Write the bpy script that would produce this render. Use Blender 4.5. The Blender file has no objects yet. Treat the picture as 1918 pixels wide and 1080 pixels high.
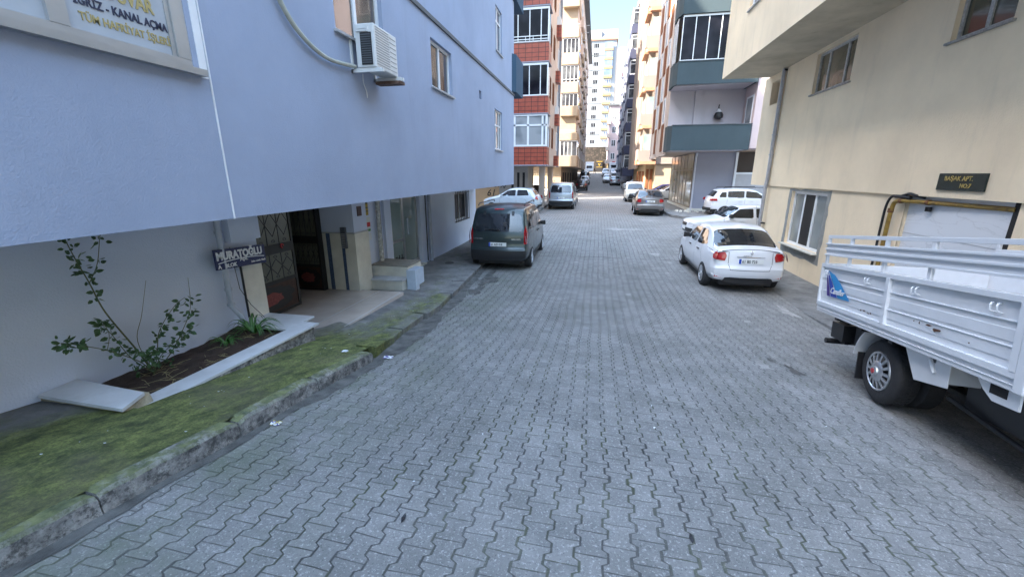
import bpy, bmesh, math, random
from mathutils import Vector, Matrix
random.seed(7)
R = math.radians
S = bpy.context.scene
COL = S.collection
rnd = random.uniform

# ------------------------------------------------------------------ terrain
PR = [(-60, .9), (-3, .85), (0, .62), (2, .42), (4, .2), (6, -.05), (8, -.25), (10, -.33), (13, -.35), (18, -.22),
      (25, -.03), (32, 0), (60, 0), (66, .12), (73, .45), (82, 1.0), (92, 1.65), (110, 2.35), (135, 3.0), (300, 3.2)]
def _gz(y):
    if y <= PR[0][0]: return PR[0][1]
    for (a, za), (b, zb) in zip(PR, PR[1:]):
        if y <= b: return za + (zb - za) * (y - a) / (b - a)
    return PR[-1][1]
def gz(y):
    return sum(_gz(y + d) for d in (-.9, -.45, 0, .45, .9)) / 5

# ------------------------------------------------------------------ node helper
class NT:
    def __init__(s, name):
        s.m = bpy.data.materials.new(name); s.m.use_nodes = True
        s.t = s.m.node_tree; s.n = s.t.nodes; s.l = s.t.links
        s.b = s.n['Principled BSDF']
    def node(s, typ, **kw):
        n = s.n.new(typ)
        for k, v in kw.items(): setattr(n, k, v)
        return n
    def put(s, sock, v):
        if isinstance(v, bpy.types.NodeSocket): s.l.new(v, sock)
        else: sock.default_value = v
    def math(s, op, a, b=0.0, c=0.0):
        n = s.node('ShaderNodeMath', operation=op)
        s.put(n.inputs[0], a); s.put(n.inputs[1], b); s.put(n.inputs[2], c)
        return n.outputs[0]
    def mix(s, f, a, b):
        n = s.node('ShaderNodeMix', data_type='RGBA')
        s.put(n.inputs[0], f); s.put(n.inputs[6], a); s.put(n.inputs[7], b)
        return n.outputs[2]
    def noise(s, scale, vec=None, detail=3, rough=.55):
        n = s.node('ShaderNodeTexNoise'); n.inputs['Scale'].default_value = scale
        n.inputs['Detail'].default_value = detail; n.inputs['Roughness'].default_value = rough
        if vec: s.l.new(vec, n.inputs['Vector'])
        return n.outputs['Fac']
    def ramp(s, f, a, b):
        n = s.node('ShaderNodeMapRange'); s.put(n.inputs[0], f)
        n.inputs[1].default_value = a; n.inputs[2].default_value = b
        return n.outputs[0]
    def pos(s):
        return s.node('ShaderNodeNewGeometry').outputs['Position']
    def bump(s, h, strength, dist=.02):
        n = s.node('ShaderNodeBump'); n.inputs['Strength'].default_value = strength
        n.inputs['Distance'].default_value = dist; s.l.new(h, n.inputs['Height'])
        s.l.new(n.outputs[0], s.b.inputs['Normal']); return n

def c4(c): return (c[0], c[1], c[2], 1)
def mul(c, k): return tuple(min(1, v * k) for v in c)
def mat(name, col, rough=.6, var=0.12, vs=3.0, bump=0, bs=60, metal=0, coat=0, spec=.5, dirt=0, dirtcol=(.1, .09, .07), obj=False, stretch=None):
    t = NT(name)
    v = t.node('ShaderNodeTexCoord').outputs['Object'] if obj else t.pos()
    if stretch:
        mp = t.node('ShaderNodeMapping'); mp.inputs['Scale'].default_value = stretch
        t.l.new(v, mp.inputs['Vector']); vv = mp.outputs[0]
    else: vv = v
    c = c4(col)
    if var:
        f = t.ramp(t.noise(vs, vv, 4), .3, .7)
        c = t.mix(f, c4(mul(col, 1 - var)), c4(mul(col, 1 + var)))
    if dirt:
        f2 = t.math('MULTIPLY', t.ramp(t.noise(vs * .7, vv, 6, .65), .5, .75), dirt)
        c = t.mix(f2, c, c4(dirtcol))
    t.put(t.b.inputs['Base Color'], c)
    t.b.inputs['Roughness'].default_value = rough
    t.b.inputs['Metallic'].default_value = metal
    t.b.inputs['Coat Weight'].default_value = coat
    t.b.inputs['Specular IOR Level'].default_value = spec
    if bump: t.bump(t.noise(bs, v, 3), bump)
    return t.m

# ------------------------------------------------------------------ mesh helper
OFF = {}
def tag(o, label=None, cat=None, group=None, kind=None):
    if label: o['label'] = label
    if cat: o['category'] = cat
    if group: o['group'] = group
    if kind: o['kind'] = kind
    return o
def empty(name, loc, label, cat, group=None, rot=None, local=False):
    o = bpy.data.objects.new(name, None); COL.objects.link(o)
    o.location = loc; o.empty_display_size = .3
    if rot: o.rotation_euler = rot
    OFF[o.name] = Vector((0, 0, 0)) if local else Vector(loc)
    return tag(o, label, cat, group)

class MB:
    def __init__(s): s.v = []; s.f = []; s.mi = []
    def add(s, vs, fs, m=0):
        n = len(s.v); s.v += [tuple(v) for v in vs]; s.f += [tuple(i + n for i in f) for f in fs]; s.mi += [m] * len(fs); return s
    def hexa(s, p, m=0):
        return s.add(p, [(0, 3, 2, 1), (4, 5, 6, 7), (0, 1, 5, 4), (1, 2, 6, 5), (2, 3, 7, 6), (3, 0, 4, 7)], m)
    def box(s, x0, x1, y0, y1, z0, z1, m=0):
        return s.hexa([(x0, y0, z0), (x1, y0, z0), (x1, y1, z0), (x0, y1, z0), (x0, y0, z1), (x1, y0, z1), (x1, y1, z1), (x0, y1, z1)], m)
    def fbox(s, F, u0, u1, z0, z1, d0, d1, m=0):
        return s.hexa([F(u0, d0, z0), F(u1, d0, z0), F(u1, d1, z0), F(u0, d1, z0), F(u0, d0, z1), F(u1, d0, z1), F(u1, d1, z1), F(u0, d1, z1)], m)
    def quad(s, a, b, c, d, m=0): return s.add([a, b, c, d], [(0, 1, 2, 3)], m)
    def tube(s, pts, r, n=8, m=0, cap=True):
        pts = [Vector(p) for p in pts]; k = len(pts)
        rs = r if isinstance(r, (list, tuple)) else [r] * k
        vs = []; prev = None
        for i, p in enumerate(pts):
            d = (pts[min(i + 1, k - 1)] - pts[max(i - 1, 0)])
            if d.length < 1e-9: d = Vector((0, 0, 1))
            d.normalize()
            if prev is None: a = d.orthogonal().normalized()
            else:
                a = prev - d * prev.dot(d)
                a = a.normalized() if a.length > 1e-6 else d.orthogonal().normalized()
            prev = a; b = d.cross(a)
            vs += [p + (a * math.cos(2 * math.pi * j / n) + b * math.sin(2 * math.pi * j / n)) * rs[i] for j in range(n)]
        fs = [(i * n + j, i * n + (j + 1) % n, (i + 1) * n + (j + 1) % n, (i + 1) * n + j) for i in range(k - 1) for j in range(n)]
        if cap: fs += [tuple(range(n))[::-1], tuple((k - 1) * n + j for j in range(n))]
        return s.add(vs, fs, m)
    def lathe_y(s, prof, cx, cy, cz, n=24, m=0, arc=None):
        # prof: list of (radius, y)
        vs = []; 
        for (r, y) in prof:
            vs += [(cx + r * math.cos(2 * math.pi * j / n), cy + y, cz + r * math.sin(2 * math.pi * j / n)) for j in range(n)]
        k = len(prof)
        fs = [(i * n + j, i * n + (j + 1) % n, (i + 1) * n + (j + 1) % n, (i + 1) * n + j) for i in range(k - 1) for j in range(n)]
        return s.add(vs, fs, m)
    def build(s, name, mats, parent=None, smooth=False, bevel=0, top=False, fixn=True):
        me = bpy.data.meshes.new(name)
        off = OFF.get(parent.name, Vector((0, 0, 0))) if parent else Vector((0, 0, 0))
        if top and s.v:
            xs = [v[0] for v in s.v]; ys = [v[1] for v in s.v]; zs = [v[2] for v in s.v]
            off = Vector(((min(xs) + max(xs)) / 2, (min(ys) + max(ys)) / 2, min(zs)))
        me.from_pydata([(v[0] - off[0], v[1] - off[1], v[2] - off[2]) for v in s.v], [], s.f)
        ms = mats if isinstance(mats, (list, tuple)) else [mats]
        for q in ms: me.materials.append(q)
        if len(ms) > 1: me.polygons.foreach_set('material_index', s.mi)
        if fixn:
            bm = bmesh.new(); bm.from_mesh(me)
            bmesh.ops.recalc_face_normals(bm, faces=bm.faces); bm.to_mesh(me); bm.free()
        if smooth: me.polygons.foreach_set('use_smooth', [True] * len(me.polygons))
        me.update()
        o = bpy.data.objects.new(name, me); COL.objects.link(o)
        if parent: o.parent = parent; OFF[o.name] = off
        else:
            o.location = off if top else (0, 0, 0); OFF[o.name] = off
        if bevel:
            md = o.modifiers.new('b', 'BEVEL'); md.width = bevel; md.segments = 2; md.limit_method = 'ANGLE'; md.angle_limit = R(40)
        if smooth and not bevel:
            try:
                me.set_sharp_from_angle(angle=R(42))
            except Exception: pass
        return o

def FX(c, sgn):   # plane x=c, looking at a wall whose outside is +X (sgn=1) or -X (sgn=-1)
    return lambda u, d, z: (c - sgn * d, u, z)
def FY(c, sgn=-1):  # outside is -Y
    return lambda u, d, z: (u, c - sgn * d, z)

def text(parent, s, F, u, z, size, m, sgn=1, d=-.012, bold=0, shear=0, align='LEFT', name='lettering', sx=1, slope=0, thick=.004, arc=0):
    cu = bpy.data.curves.new('t', 'FONT'); cu.body = s; cu.size = size; cu.offset = bold; cu.shear = shear
    cu.align_x = align; cu.resolution_u = 3; cu.extrude = thick / 2
    ob = bpy.data.objects.new('t', cu); COL.objects.link(ob)
    bpy.context.view_layer.update()
    me = bpy.data.meshes.new_from_object(ob.evaluated_get(bpy.context.evaluated_depsgraph_get()))
    bpy.data.objects.remove(ob)
    off = OFF.get(parent.name, Vector((0, 0, 0)))
    for v in me.vertices:
        x, y, zz = v.co
        p = Vector(F(u + sgn * x * sx, d - zz, z + y + slope * x + arc * x * x)) - off
        v.co = p
    me.materials.clear(); me.materials.append(m)
    o = bpy.data.objects.new(name, me); COL.objects.link(o); o.parent = parent; OFF[o.name] = off
    return o

def wall(parent, F, u0, u1, z0, z1, holes, m, name='wall', depth=.14, ms=None):
    us = sorted(set([u0, u1] + [h[i] for h in holes for i in (0, 1)])); zs = sorted(set([z0, z1] + [h[i] for h in holes for i in (2, 3)]))
    us = [u for u in us if u0 <= u <= u1]; zs = [z for z in zs if z0 <= z <= z1]
    b = MB()
    for a, c in zip(us, us[1:]):
        for e, g in zip(zs, zs[1:]):
            mu, mz = (a + c) / 2, (e + g) / 2
            if any(h[0] < mu < h[1] and h[2] < mz < h[3] for h in holes): continue
            b.quad(F(a, 0, e), F(c, 0, e), F(c, 0, g), F(a, 0, g))
    for h in holes:
        a, c, e, g = h[:4]; D = depth if len(h) < 5 else h[4]
        e0 = max(e, z0); g0 = min(g, z1)
        b.quad(F(a, 0, e0), F(a, D, e0), F(a, D, g0), F(a, 0, g0)); b.quad(F(c, 0, e0), F(c, D, e0), F(c, D, g0), F(c, 0, g0))
        b.quad(F(a, 0, e0), F(c, 0, e0), F(c, D, e0), F(a, D, e0)); b.quad(F(a, 0, g0), F(c, 0, g0), F(c, D, g0), F(a, D, g0))
    return b.build(name, m, parent, fixn=False)

def window(parent, F, u0, u1, z0, z1, depth=.1, mull=(.5,), fw=.05, tr=None, fm=None, gm=None, sill=True, sm=None, name='window', th=.05, sash=False, sd=.05):
    fm = fm or M['pvc']; gm = gm or M['glass']
    b = MB(); d0, d1 = depth - th, depth
    b.fbox(F, u0, u0 + fw, z0, z1, d0, d1); b.fbox(F, u1 - fw, u1, z0, z1, d0, d1)
    b.fbox(F, u0 + fw, u1 - fw, z0, z0 + fw, d0, d1); b.fbox(F, u0 + fw, u1 - fw, z1 - fw, z1, d0, d1)
    for k in mull:
        uc = u0 + (u1 - u0) * k; b.fbox(F, uc - fw * .6, uc + fw * .6, z0 + fw, z1 - fw, d0 + .002, d1 - .002)
    if tr:
        zc = z0 + (z1 - z0) * tr; b.fbox(F, u0 + fw, u1 - fw, zc - fw * .5, zc + fw * .5, d0 + .004, d1 - .004)
    w = b.build(name, fm, parent, fixn=True)
    p = MB(); dd = depth - th * .45
    p.fbox(F, u0 + fw * .7, u1 - fw * .7, z0 + fw * .7, z1 - fw * .7, dd, dd + .008)
    p.build('pane', gm, w)
    if sill:
        q = MB(); q.fbox(F, u0 - .05, u1 + .05, z0 - .035, z0 - .002, -sd, depth); q.build('sill', sm or M['sill'], w)
    return w

M = {}
M['pvc'] = mat('white_pvc', (.72, .74, .76), .35, .05)
M['pvc_warm'] = mat('cream_pvc', (.62, .58, .52), .4, .05)
M['alu'] = mat('grey_aluminium', (.45, .46, .47), .35, .08, metal=.6)
M['sill'] = mat('grey_stone_sill', (.4, .4, .4), .5, .12, 6)
def glassmat(name, base=(.02, .025, .03), r=.05, base2=None, sc=.8):
    t = NT(name); v = t.pos()
    b2 = base2 or mul(base, 2.2)
    t.put(t.b.inputs['Base Color'], t.mix(t.ramp(t.noise(sc, v, 2), .42, .6), c4(base), c4(b2)))
    t.b.inputs['Roughness'].default_value = r; t.b.inputs['Specular IOR Level'].default_value = .9
    t.b.inputs['Coat Weight'].default_value = .4; t.b.inputs['Coat Roughness'].default_value = .02
    return t.m
M['glass'] = glassmat('window_glass', (.03, .035, .045), .05, (.12, .13, .14))
M['glass_black'] = glassmat('dark_balcony_glass', (.006, .006, .010), .12, (.02, .02, .028))
_n = M['glass_black'].node_tree.nodes['Principled BSDF']; _n.inputs['Specular IOR Level'].default_value = .25; _n.inputs['Coat Weight'].default_value = 0
M['glass_warm'] = glassmat('curtained_glass', (.045, .03, .02), .08, (.09, .07, .055), 1.2)
M['glass_pale'] = glassmat('pale_frosted_glass', (.15, .17, .18), .15, (.3, .32, .33))
M['glass_green'] = glassmat('greenish_glass', (.18, .24, .235), .06, (.30, .37, .36), .5)
def stucco(name, col, bs=90, st=.35, var=.06, dirt=.15, dc=(.2, .2, .2), vs=.7):
    t = NT(name); v = t.pos()
    big = t.ramp(t.noise(vs, v, 5, .6), .3, .7)
    c = t.mix(big, c4(mul(col, 1 - var)), c4(mul(col, 1 + var)))
    mp = t.node('ShaderNodeMapping'); mp.inputs['Scale'].default_value = (1.6, 1.6, .22); t.l.new(v, mp.inputs['Vector'])
    st_ = t.math('MULTIPLY', t.ramp(t.noise(1.5, mp.outputs[0], 6, .7), .55, .85), dirt)
    c = t.mix(st_, c, c4(dc))
    t.put(t.b.inputs['Base Color'], c); t.b.inputs['Roughness'].default_value = .85; t.b.inputs['Specular IOR Level'].default_value = .25
    h = t.math('ADD', t.noise(bs, v, 3, .6), t.math('MULTIPLY', t.noise(bs * .2, v, 2), .6))
    t.bump(h, st, .01)
    return t.m
M['blue_stucco'] = stucco('blue_grey_stucco', (.325, .372, .485), 60, .4, .08, .28, (.22, .24, .28))
M['blue_stucco_lifted'] = stucco('shade_offset_ground_floor_render', (.60, .66, .79), 60, .5)  # upper wall colour lightened to make up for the shade under the overhang
M['beige_stucco'] = stucco('beige_stucco', (.80, .665, .475), 40, .6, .09, .3, (.33, .3, .24))
M['white_paint'] = mat('white_paint', (.75, .76, .78), .5, .05)
M['dark'] = mat('dark_interior', (.015, .014, .014), .8, 0)
M['black'] = mat('black_plastic', (.018, .018, .02), .45, .1, obj=True)
M['rubber'] = mat('tyre_rubber', (.022, .022, .024), .75, .25, 20, bump=.3, bs=120, obj=True)
M['chrome'] = mat('bright_rim', (.55, .56, .58), .3, .08, 12, metal=.85, obj=True)
M['chrome2'] = mat('polished_trim', (.7, .7, .72), .15, 0, metal=1, obj=True)
M['carglass'] = glassmat('car_glass', (.012, .014, .018), .03, (.03, .034, .04), 1.5)
M['redlens'] = mat('red_lens', (.38, .01, .015), .12, .15, 18, coat=.8, obj=True)
M['darkred'] = mat('dark_red_lens', (.10, .006, .01), .12, .2, 18, coat=.8, obj=True)
M['lens'] = mat('clear_lens', (.55, .57, .6), .1, .25, 25, coat=.8, obj=True)
M['plate'] = mat('plate_white', (.75, .76, .74), .4, 0, obj=True)
M['eu'] = mat('plate_blue', (.02, .08, .45), .4, 0, obj=True)
M['ink'] = mat('black_ink', (.012, .012, .015), .6, 0)
M['mblack'] = M['black']
def paint(name, col, metal=0.0, rough=.3, dirt=.12):
    t = NT(name); v = t.node('ShaderNodeTexCoord').outputs['Object']
    z = t.node('ShaderNodeSeparateXYZ'); t.l.new(v, z.inputs[0])
    low = t.ramp(z.outputs[2], .75, .25)
    n = t.ramp(t.noise(6, v, 5, .65), .35, .8)
    f = t.math('MULTIPLY', t.math('ADD', t.math('MULTIPLY', low, .7), t.math('MULTIPLY', n, .5)), dirt)
    t.put(t.b.inputs['Base Color'], t.mix(f, c4(col), c4((.22, .20, .18))))
    t.b.inputs['Metallic'].default_value = metal
    t.put(t.b.inputs['Roughness'], t.math('ADD', t.math('MULTIPLY', n, .15), rough))
    t.b.inputs['Coat Weight'].default_value = .7; t.b.inputs['Coat Roughness'].default_value = .08
    return t.m

# ------------------------------------------------------------------ camera, light
F_, TH, YAW = 775., math.atan(214 / 775.), R(11.3236)
cam = bpy.data.cameras.new('camera'); co = bpy.data.objects.new('camera', cam); COL.objects.link(co)
cam.sensor_width = 36; cam.lens = F_ / 1918 * 36; cam.clip_end = 2000; cam.clip_start = .05
co.location = (0, 0, 2.4); co.rotation_euler = (R(90) - TH, 0, YAW); S.camera = co
SD = Vector((-.88, -.48, 1.0)).normalized()
w = bpy.data.worlds.new('World'); S.world = w; w.use_nodes = True
sk = w.node_tree.nodes.new('ShaderNodeTexSky'); sk.sky_type = 'NISHITA'; sk.sun_disc = False
sk.sun_elevation = math.asin(SD.z); sk.sun_rotation = math.atan2(SD.x, SD.y); sk.dust_density = .8; sk.ozone_density = 1.0
_t = w.node_tree; _tc = _t.nodes.new('ShaderNodeTexCoord'); _sp = _t.nodes.new('ShaderNodeSeparateXYZ'); _mr = _t.nodes.new('ShaderNodeMapRange'); _mx = _t.nodes.new('ShaderNodeMix'); _mx.data_type = 'RGBA'; _mx.blend_type = 'MULTIPLY'; _mx.inputs[0].default_value = 1
_t.links.new(_tc.outputs['Generated'], _sp.inputs[0]); _t.links.new(_sp.outputs[2], _mr.inputs[0]); _mr.inputs[1].default_value = .33; _mr.inputs[2].default_value = .55; _mr.inputs[3].default_value = .20; _mr.inputs[4].default_value = 1.0
_t.links.new(sk.outputs[0], _mx.inputs[6]); _t.links.new(_mr.outputs[0], _mx.inputs[7]); _my = _t.nodes.new('ShaderNodeMix'); _my.data_type = 'RGBA'; _my.blend_type = 'MULTIPLY'; _my.inputs[0].default_value = 1; _my.inputs[7].default_value = (1.0, .91, .755, 1); _t.links.new(_mx.outputs[2], _my.inputs[6]); _t.links.new(_my.outputs[2], _t.nodes['Background'].inputs[0])
w.node_tree.nodes['Background'].inputs[1].default_value = .15
sl = bpy.data.lights.new('sun', 'SUN'); sl.energy = 2.0; sl.angle = R(.5); sl.color = (1, .89, .75)
so = bpy.data.objects.new('sun', sl); COL.objects.link(so); so.location = (0, 0, 60)
so.rotation_euler = SD.to_track_quat('Z', 'Y').to_euler()
S.view_settings.view_transform = 'Standard'; S.view_settings.look = 'None'; S.view_settings.exposure = 3.93
S.cycles.max_bounces = 8; S.cycles.diffuse_bounces = 5; S.cycles.use_denoising = True

# ------------------------------------------------------------------ paving material
def paver_mat():
    t = NT('interlocking_concrete_pavers'); P = t.pos(); W, L = .155, .172
    m = t.math
    dn = t.node('ShaderNodeTexNoise'); dn.inputs['Scale'].default_value = .8; dn.inputs['Detail'].default_value = 3
    t.l.new(P, dn.inputs['Vector'])
    sp = t.node('ShaderNodeSeparateXYZ'); t.l.new(P, sp.inputs[0]); X, Y = sp.outputs[0], sp.outputs[1]
    sc = t.node('ShaderNodeSeparateColor'); t.l.new(dn.outputs['Color'], sc.inputs[0])
    far = t.math('GREATER_THAN', m('ADD', Y, m('MULTIPLY', sc.outputs[0], .5)), 14.35)
    x = m('ADD', X, m('MULTIPLY', m('SUBTRACT', sc.outputs[0], .5), .10))
    y = m('ADD', m('ADD', Y, m('MULTIPLY', m('SUBTRACT', sc.outputs[1], .5), .10)), m('MULTIPLY', X, .035))
    u = m('DIVIDE', x, W); yy = m('DIVIDE', y, L)
    c = m('MULTIPLY', m('COSINE', m('MULTIPLY', yy, 2 * math.pi)), 3.0)
    tr = m('MAXIMUM', m('MINIMUM', c, 1.0), -1.0)
    amp = m('MULTIPLY', tr, m('SUBTRACT', .105, m('MULTIPLY', far, .08)))
    n = m('FLOOR', u); f = m('SUBTRACT', u, n)
    par = m('FLOORED_MODULO', n, 2.0); s = m('SUBTRACT', 1.0, m('MULTIPLY', par, 2.0))
    o = m('MULTIPLY', s, amp)
    lt = m('LESS_THAN', f, o); gt = m('GREATER_THAN', f, m('SUBTRACT', 1.0, o))
    de = m('MULTIPLY', m('MINIMUM', m('ABSOLUTE', m('SUBTRACT', f, o)), m('ABSOLUTE', m('SUBTRACT', f, m('SUBTRACT', 1.0, o)))), W)
    k = m('ADD', m('SUBTRACT', n, lt), gt)
    kp = m('FLOORED_MODULO', k, 2.0)
    v = m('ADD', yy, m('MULTIPLY', m('SUBTRACT', 1.0, kp), .5))
    fv = m('FRACT', v)
    dj = m('MULTIPLY', m('MINIMUM', fv, m('SUBTRACT', 1.0, fv)), L)
    cid = t.node('ShaderNodeCombineXYZ'); t.put(cid.inputs[0], k); t.put(cid.inputs[1], m('FLOOR', v))
    wn = t.node('ShaderNodeTexWhiteNoise', noise_dimensions='2D'); t.l.new(cid.outputs[0], wn.inputs['Vector'])
    big = t.noise(.55, P, 4, .6); med = t.noise(9, P, 5, .7); fine = t.noise(140, P, 3, .7); spk = t.noise(95, P, 2); spl = t.noise(60, P, 3, .7)
    jw = m('ADD', .0026, m('MULTIPLY', t.ramp(big, .35, .7), .0036))
    jw = m('ADD', jw, m('MULTIPLY', t.ramp(t.noise(3.5, P, 3), .52, .75), .0035))
    jj = m('MULTIPLY', jw, m('ADD', .22, m('MULTIPLY', t.ramp(t.noise(5, P, 2), .45, .65), .35)))
    a = m('DIVIDE', de, jw); b_ = m('DIVIDE', dj, jj)
    near = m('MINIMUM', a, b_)
    blk = t.ramp(near, .6, 1.9)                        # 0 in the joint, 1 on the block
    ed = m('MINIMUM', de, m('MULTIPLY', dj, 1.4)); soft = t.ramp(ed, .0, .008)
    base = t.mix(wn.outputs['Value'], c4((.155, .155, .153)), c4((.215, .213, .208)))
    base = t.mix(m('MULTIPLY', t.ramp(med, .4, .75), .5), base, c4((.27, .27, .265)))
    base = t.mix(m('MULTIPLY', t.ramp(t.noise(.9, P, 6, .72), .44, .66), .6), base, c4((.105, .108, .10)))
    base = t.mix(m('MULTIPLY', t.ramp(t.noise(2.3, P, 5, .7), .56, .76), .55), base, c4((.31, .31, .30)))
    base = t.mix(m('MULTIPLY', t.ramp(spk, .60, .70), .8), base, c4((.07, .075, .08)))
    base = t.mix(m('MULTIPLY', t.ramp(spl, .55, .70), .75), base, c4((.44, .44, .43)))
    base = t.mix(m('MULTIPLY', m('GREATER_THAN', wn.outputs['Value'], .997), .3), base, c4((.38, .375, .36)))
    base = t.mix(m('MULTIPLY', t.ramp(fine, .58, .75), .35), base, c4((.42, .43, .43)))
    # green film near the left kerb
    gr = m('MULTIPLY', t.ramp(X, -1.2, -2.7), t.ramp(t.noise(1.7, P, 5, .7), .42, .62)); gr = m('MULTIPLY', gr, t.ramp(Y, 16, 10))
    base = t.mix(m('MULTIPLY', gr, .55), base, c4((.10, .125, .075)))
    warm_bounce = t.ramp(Y, 17, 30)  # warm bounced light painted into the paving up the street
    base = t.mix(m('MULTIPLY', warm_bounce, .45), base, c4((.27, .245, .225)))
    joint = t.mix(t.ramp(t.noise(2.2, P, 3), .45, .6), c4((.035, .036, .036)), c4((.05, .06, .03)))
    # grit fills joints in places
    fill = t.ramp(t.noise(.7, P, 4, .6), .42, .62)
    rgt = t.ramp(X, .8, 3.2); fill = m('MAXIMUM', m('MULTIPLY', fill, .5), m('MULTIPLY', rgt, .75))
    blk2 = m('MAXIMUM', blk, m('MULTIPLY', fill, .8))
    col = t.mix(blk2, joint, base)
    crk = m('LESS_THAN', m('ABSOLUTE', m('SUBTRACT', m('ADD', Y, m('MULTIPLY', sc.outputs[0], .5)), 14.35)), m('MULTIPLY', t.ramp(t.noise(2, P, 2), .35, .6), .022))
    col = t.mix(m('MULTIPLY', crk, m('LESS_THAN', X, 3.2)), col, c4((.03, .03, .03)))
    stain = m('MULTIPLY', t.ramp(t.noise(1.15, P, 6, .75), .66, .72), .5)
    col = t.mix(stain, col, c4((.10, .10, .10)))
    t.put(t.b.inputs['Base Color'], col)
    t.put(t.b.inputs['Roughness'], m('SUBTRACT', .9, m('MULTIPLY', med, .25)))
    t.b.inputs['Specular IOR Level'].default_value = .35
    h = m('ADD', m('MULTIPLY', m('MULTIPLY', soft, blk2), 1.0), m('MULTIPLY', wn.outputs['Value'], .22))
    h = m('ADD', h, m('MULTIPLY', fine, .35)); h = m('ADD', h, m('MULTIPLY', t.noise(30, P, 3), .25))
    t.bump(h, .55, .010)
    return t.m
M['pavers'] = paver_mat()

def kerbx(y):
    T = [(-12, -2.9), (-3, -2.9), (0, -2.86), (1.1, -2.80), (2.3, -2.70), (3.1, -2.70), (4.3, -2.62), (5.6, -2.81), (7.35, -2.93), (9.1, -3.12), (12, -3.32), (15, -3.6), (17.6, -4.0)]
    if y <= T[0][0]: return T[0][1]
    for (a, p), (b, q) in zip(T, T[1:]):
        if y <= b: return p + (q - p) * (y - a) / (b - a)
    return T[-1][1]

# ------------------------------------------------------------------ road sheet
b = MB(); ys = [-40 + i for i in range(0, 30, 3)] + [-10 + i * .4 for i in range(0, 200)] + [70 + i * 2 for i in range(0, 40)] + [150, 200, 400]
xs = [-400, -120, -60, -30, -15, -8, -5, -4, -3, -2, -1, 0, 1, 2, 3, 4, 5, 6, 8, 15, 30, 60, 120, 400]
for y in ys:
    for x in xs:
        b.v.append((x, y, gz(y) + .025 * math.sin(x * .9 + y * .5) * .5 - .0012 * x * x * (1 if abs(x) < 8 else 0)))
nx = len(xs)
for i in range(len(ys) - 1):
    for j in range(nx - 1): b.f.append((i * nx + j, i * nx + j + 1, (i + 1) * nx + j + 1, (i + 1) * nx + j))
b.mi = [0] * len(b.f)
def rz(x, y): return gz(y) + .0125 * math.sin(x * .9 + y * .5) - .0012 * x * x * (1 if abs(x) < 8 else 0)
tag(b.build('road', M['pavers'], None, smooth=True), kind='structure')

# ------------------------------------------------------------------ pavement, left
def pave_mat(moss=True):
    t = NT('old_concrete_pavement'); P = t.pos(); m = t.math
    sp = t.node('ShaderNodeSeparateXYZ'); t.l.new(P, sp.inputs[0]); X, Y = sp.outputs[0], sp.outputs[1]
    c = t.mix(t.ramp(t.noise(2.5, P, 6, .7), .35, .7), c4((.17, .17, .17)), c4((.32, .32, .31)))
    c = t.mix(m('MULTIPLY', t.ramp(t.noise(14, P, 4, .7), .5, .75), .4), c, c4((.33, .33, .32)))
    if moss:
        mp = t.node('ShaderNodeMapping'); mp.inputs['Scale'].default_value = (1.3, .75, 1); t.l.new(P, mp.inputs['Vector'])
        n1 = t.noise(2.6, mp.outputs[0], 6, .68)
        # moss thickest towards the kerb in the near stretch, thin by the wall and past the entrance
        band = m('MULTIPLY', t.ramp(X, -4.25, -3.75), t.ramp(Y, 6.2, 4.2))
        band2 = m('MULTIPLY', m('MULTIPLY', t.ramp(X, -3.7, -3.3), t.ramp(X, -2.8, -3.1)), m('MULTIPLY', t.ramp(Y, 9.2, 7.5), .5))
        band = m('MAXIMUM', band, band2)
        f = t.ramp(m('ADD', m('MULTIPLY', band, .62), m('SUBTRACT', n1, .42)), .12, .5)
        g = t.mix(t.ramp(t.noise(7, mp.outputs[0], 7, .78), .38, .62), c4((.065, .085, .032)), c4((.30, .335, .10)))
        g = t.mix(m('MULTIPLY', t.ramp(t.noise(55, P, 4, .8), .45, .6), .6), g, c4((.06, .08, .035)))
        g = t.mix(m('MULTIPLY', t.ramp(t.noise(1.3, P, 4, .7), .5, .7), .55), g, c4((.17, .15, .11)))
        c = t.mix(m('MULTIPLY', f, .93), c, g)
    t.put(t.b.inputs['Base Color'], c); t.b.inputs['Roughness'].default_value = .95; t.b.inputs['Specular IOR Level'].default_value = .2
    h = m('ADD', t.noise(120, P, 4, .7), m('MULTIPLY', t.noise(22, P, 6, .75), 2.5)); t.bump(h, .9, .022)
    return t.m
M['pave'] = pave_mat(); M['pave_plain'] = pave_mat(False)
KT = [(-12, .98), (-3, .98), (0, .755), (1.1, .64), (2.3, .52), (3.1, .435), (4.2, .315), (4.7, .23), (5.2, .115), (5.8, .055), (7.4, -.1), (9.1, -.2), (12, -.265), (15, -.25), (17.6, -.20)]
SW = [(-12, -.045), (1.6, -.045), (2.2, 0), (3.0, .0), (4.1, -.015), (4.8, .02), (5.5, -.015), (6.5, -.02), (12, -.01), (17.6, 0)]
WL = [(-12, .02), (1.6, .03), (2.2, .015), (3, -.05), (4.2, -.05), (4.9, -.02), (6, .01), (7.5, .06), (9, .04), (12, .02), (17.6, -.03)]
def itp(T, y):
    if y <= T[0][0]: return T[0][1]
    for (a, p), (b, q) in zip(T, T[1:]):
        if y <= b: return p + (q - p) * (y - a) / (b - a)
    return T[-1][1]
def itps(T, y): return sum(itp(T, y + d) for d in (-.2, -.1, 0, .1, .2)) / 5
def pz(x, y):
    k = kerbx(y) - .15; t_ = max(0, min(1, (k - x) / (k + 5.3)))
    zk = itps(KT, y); sw = itps(SW, y); wl = itps(WL, y)
    return zk - sw * math.sin(math.pi * min(1, t_ * 1.5)) * 1.0 + wl * t_
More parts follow.
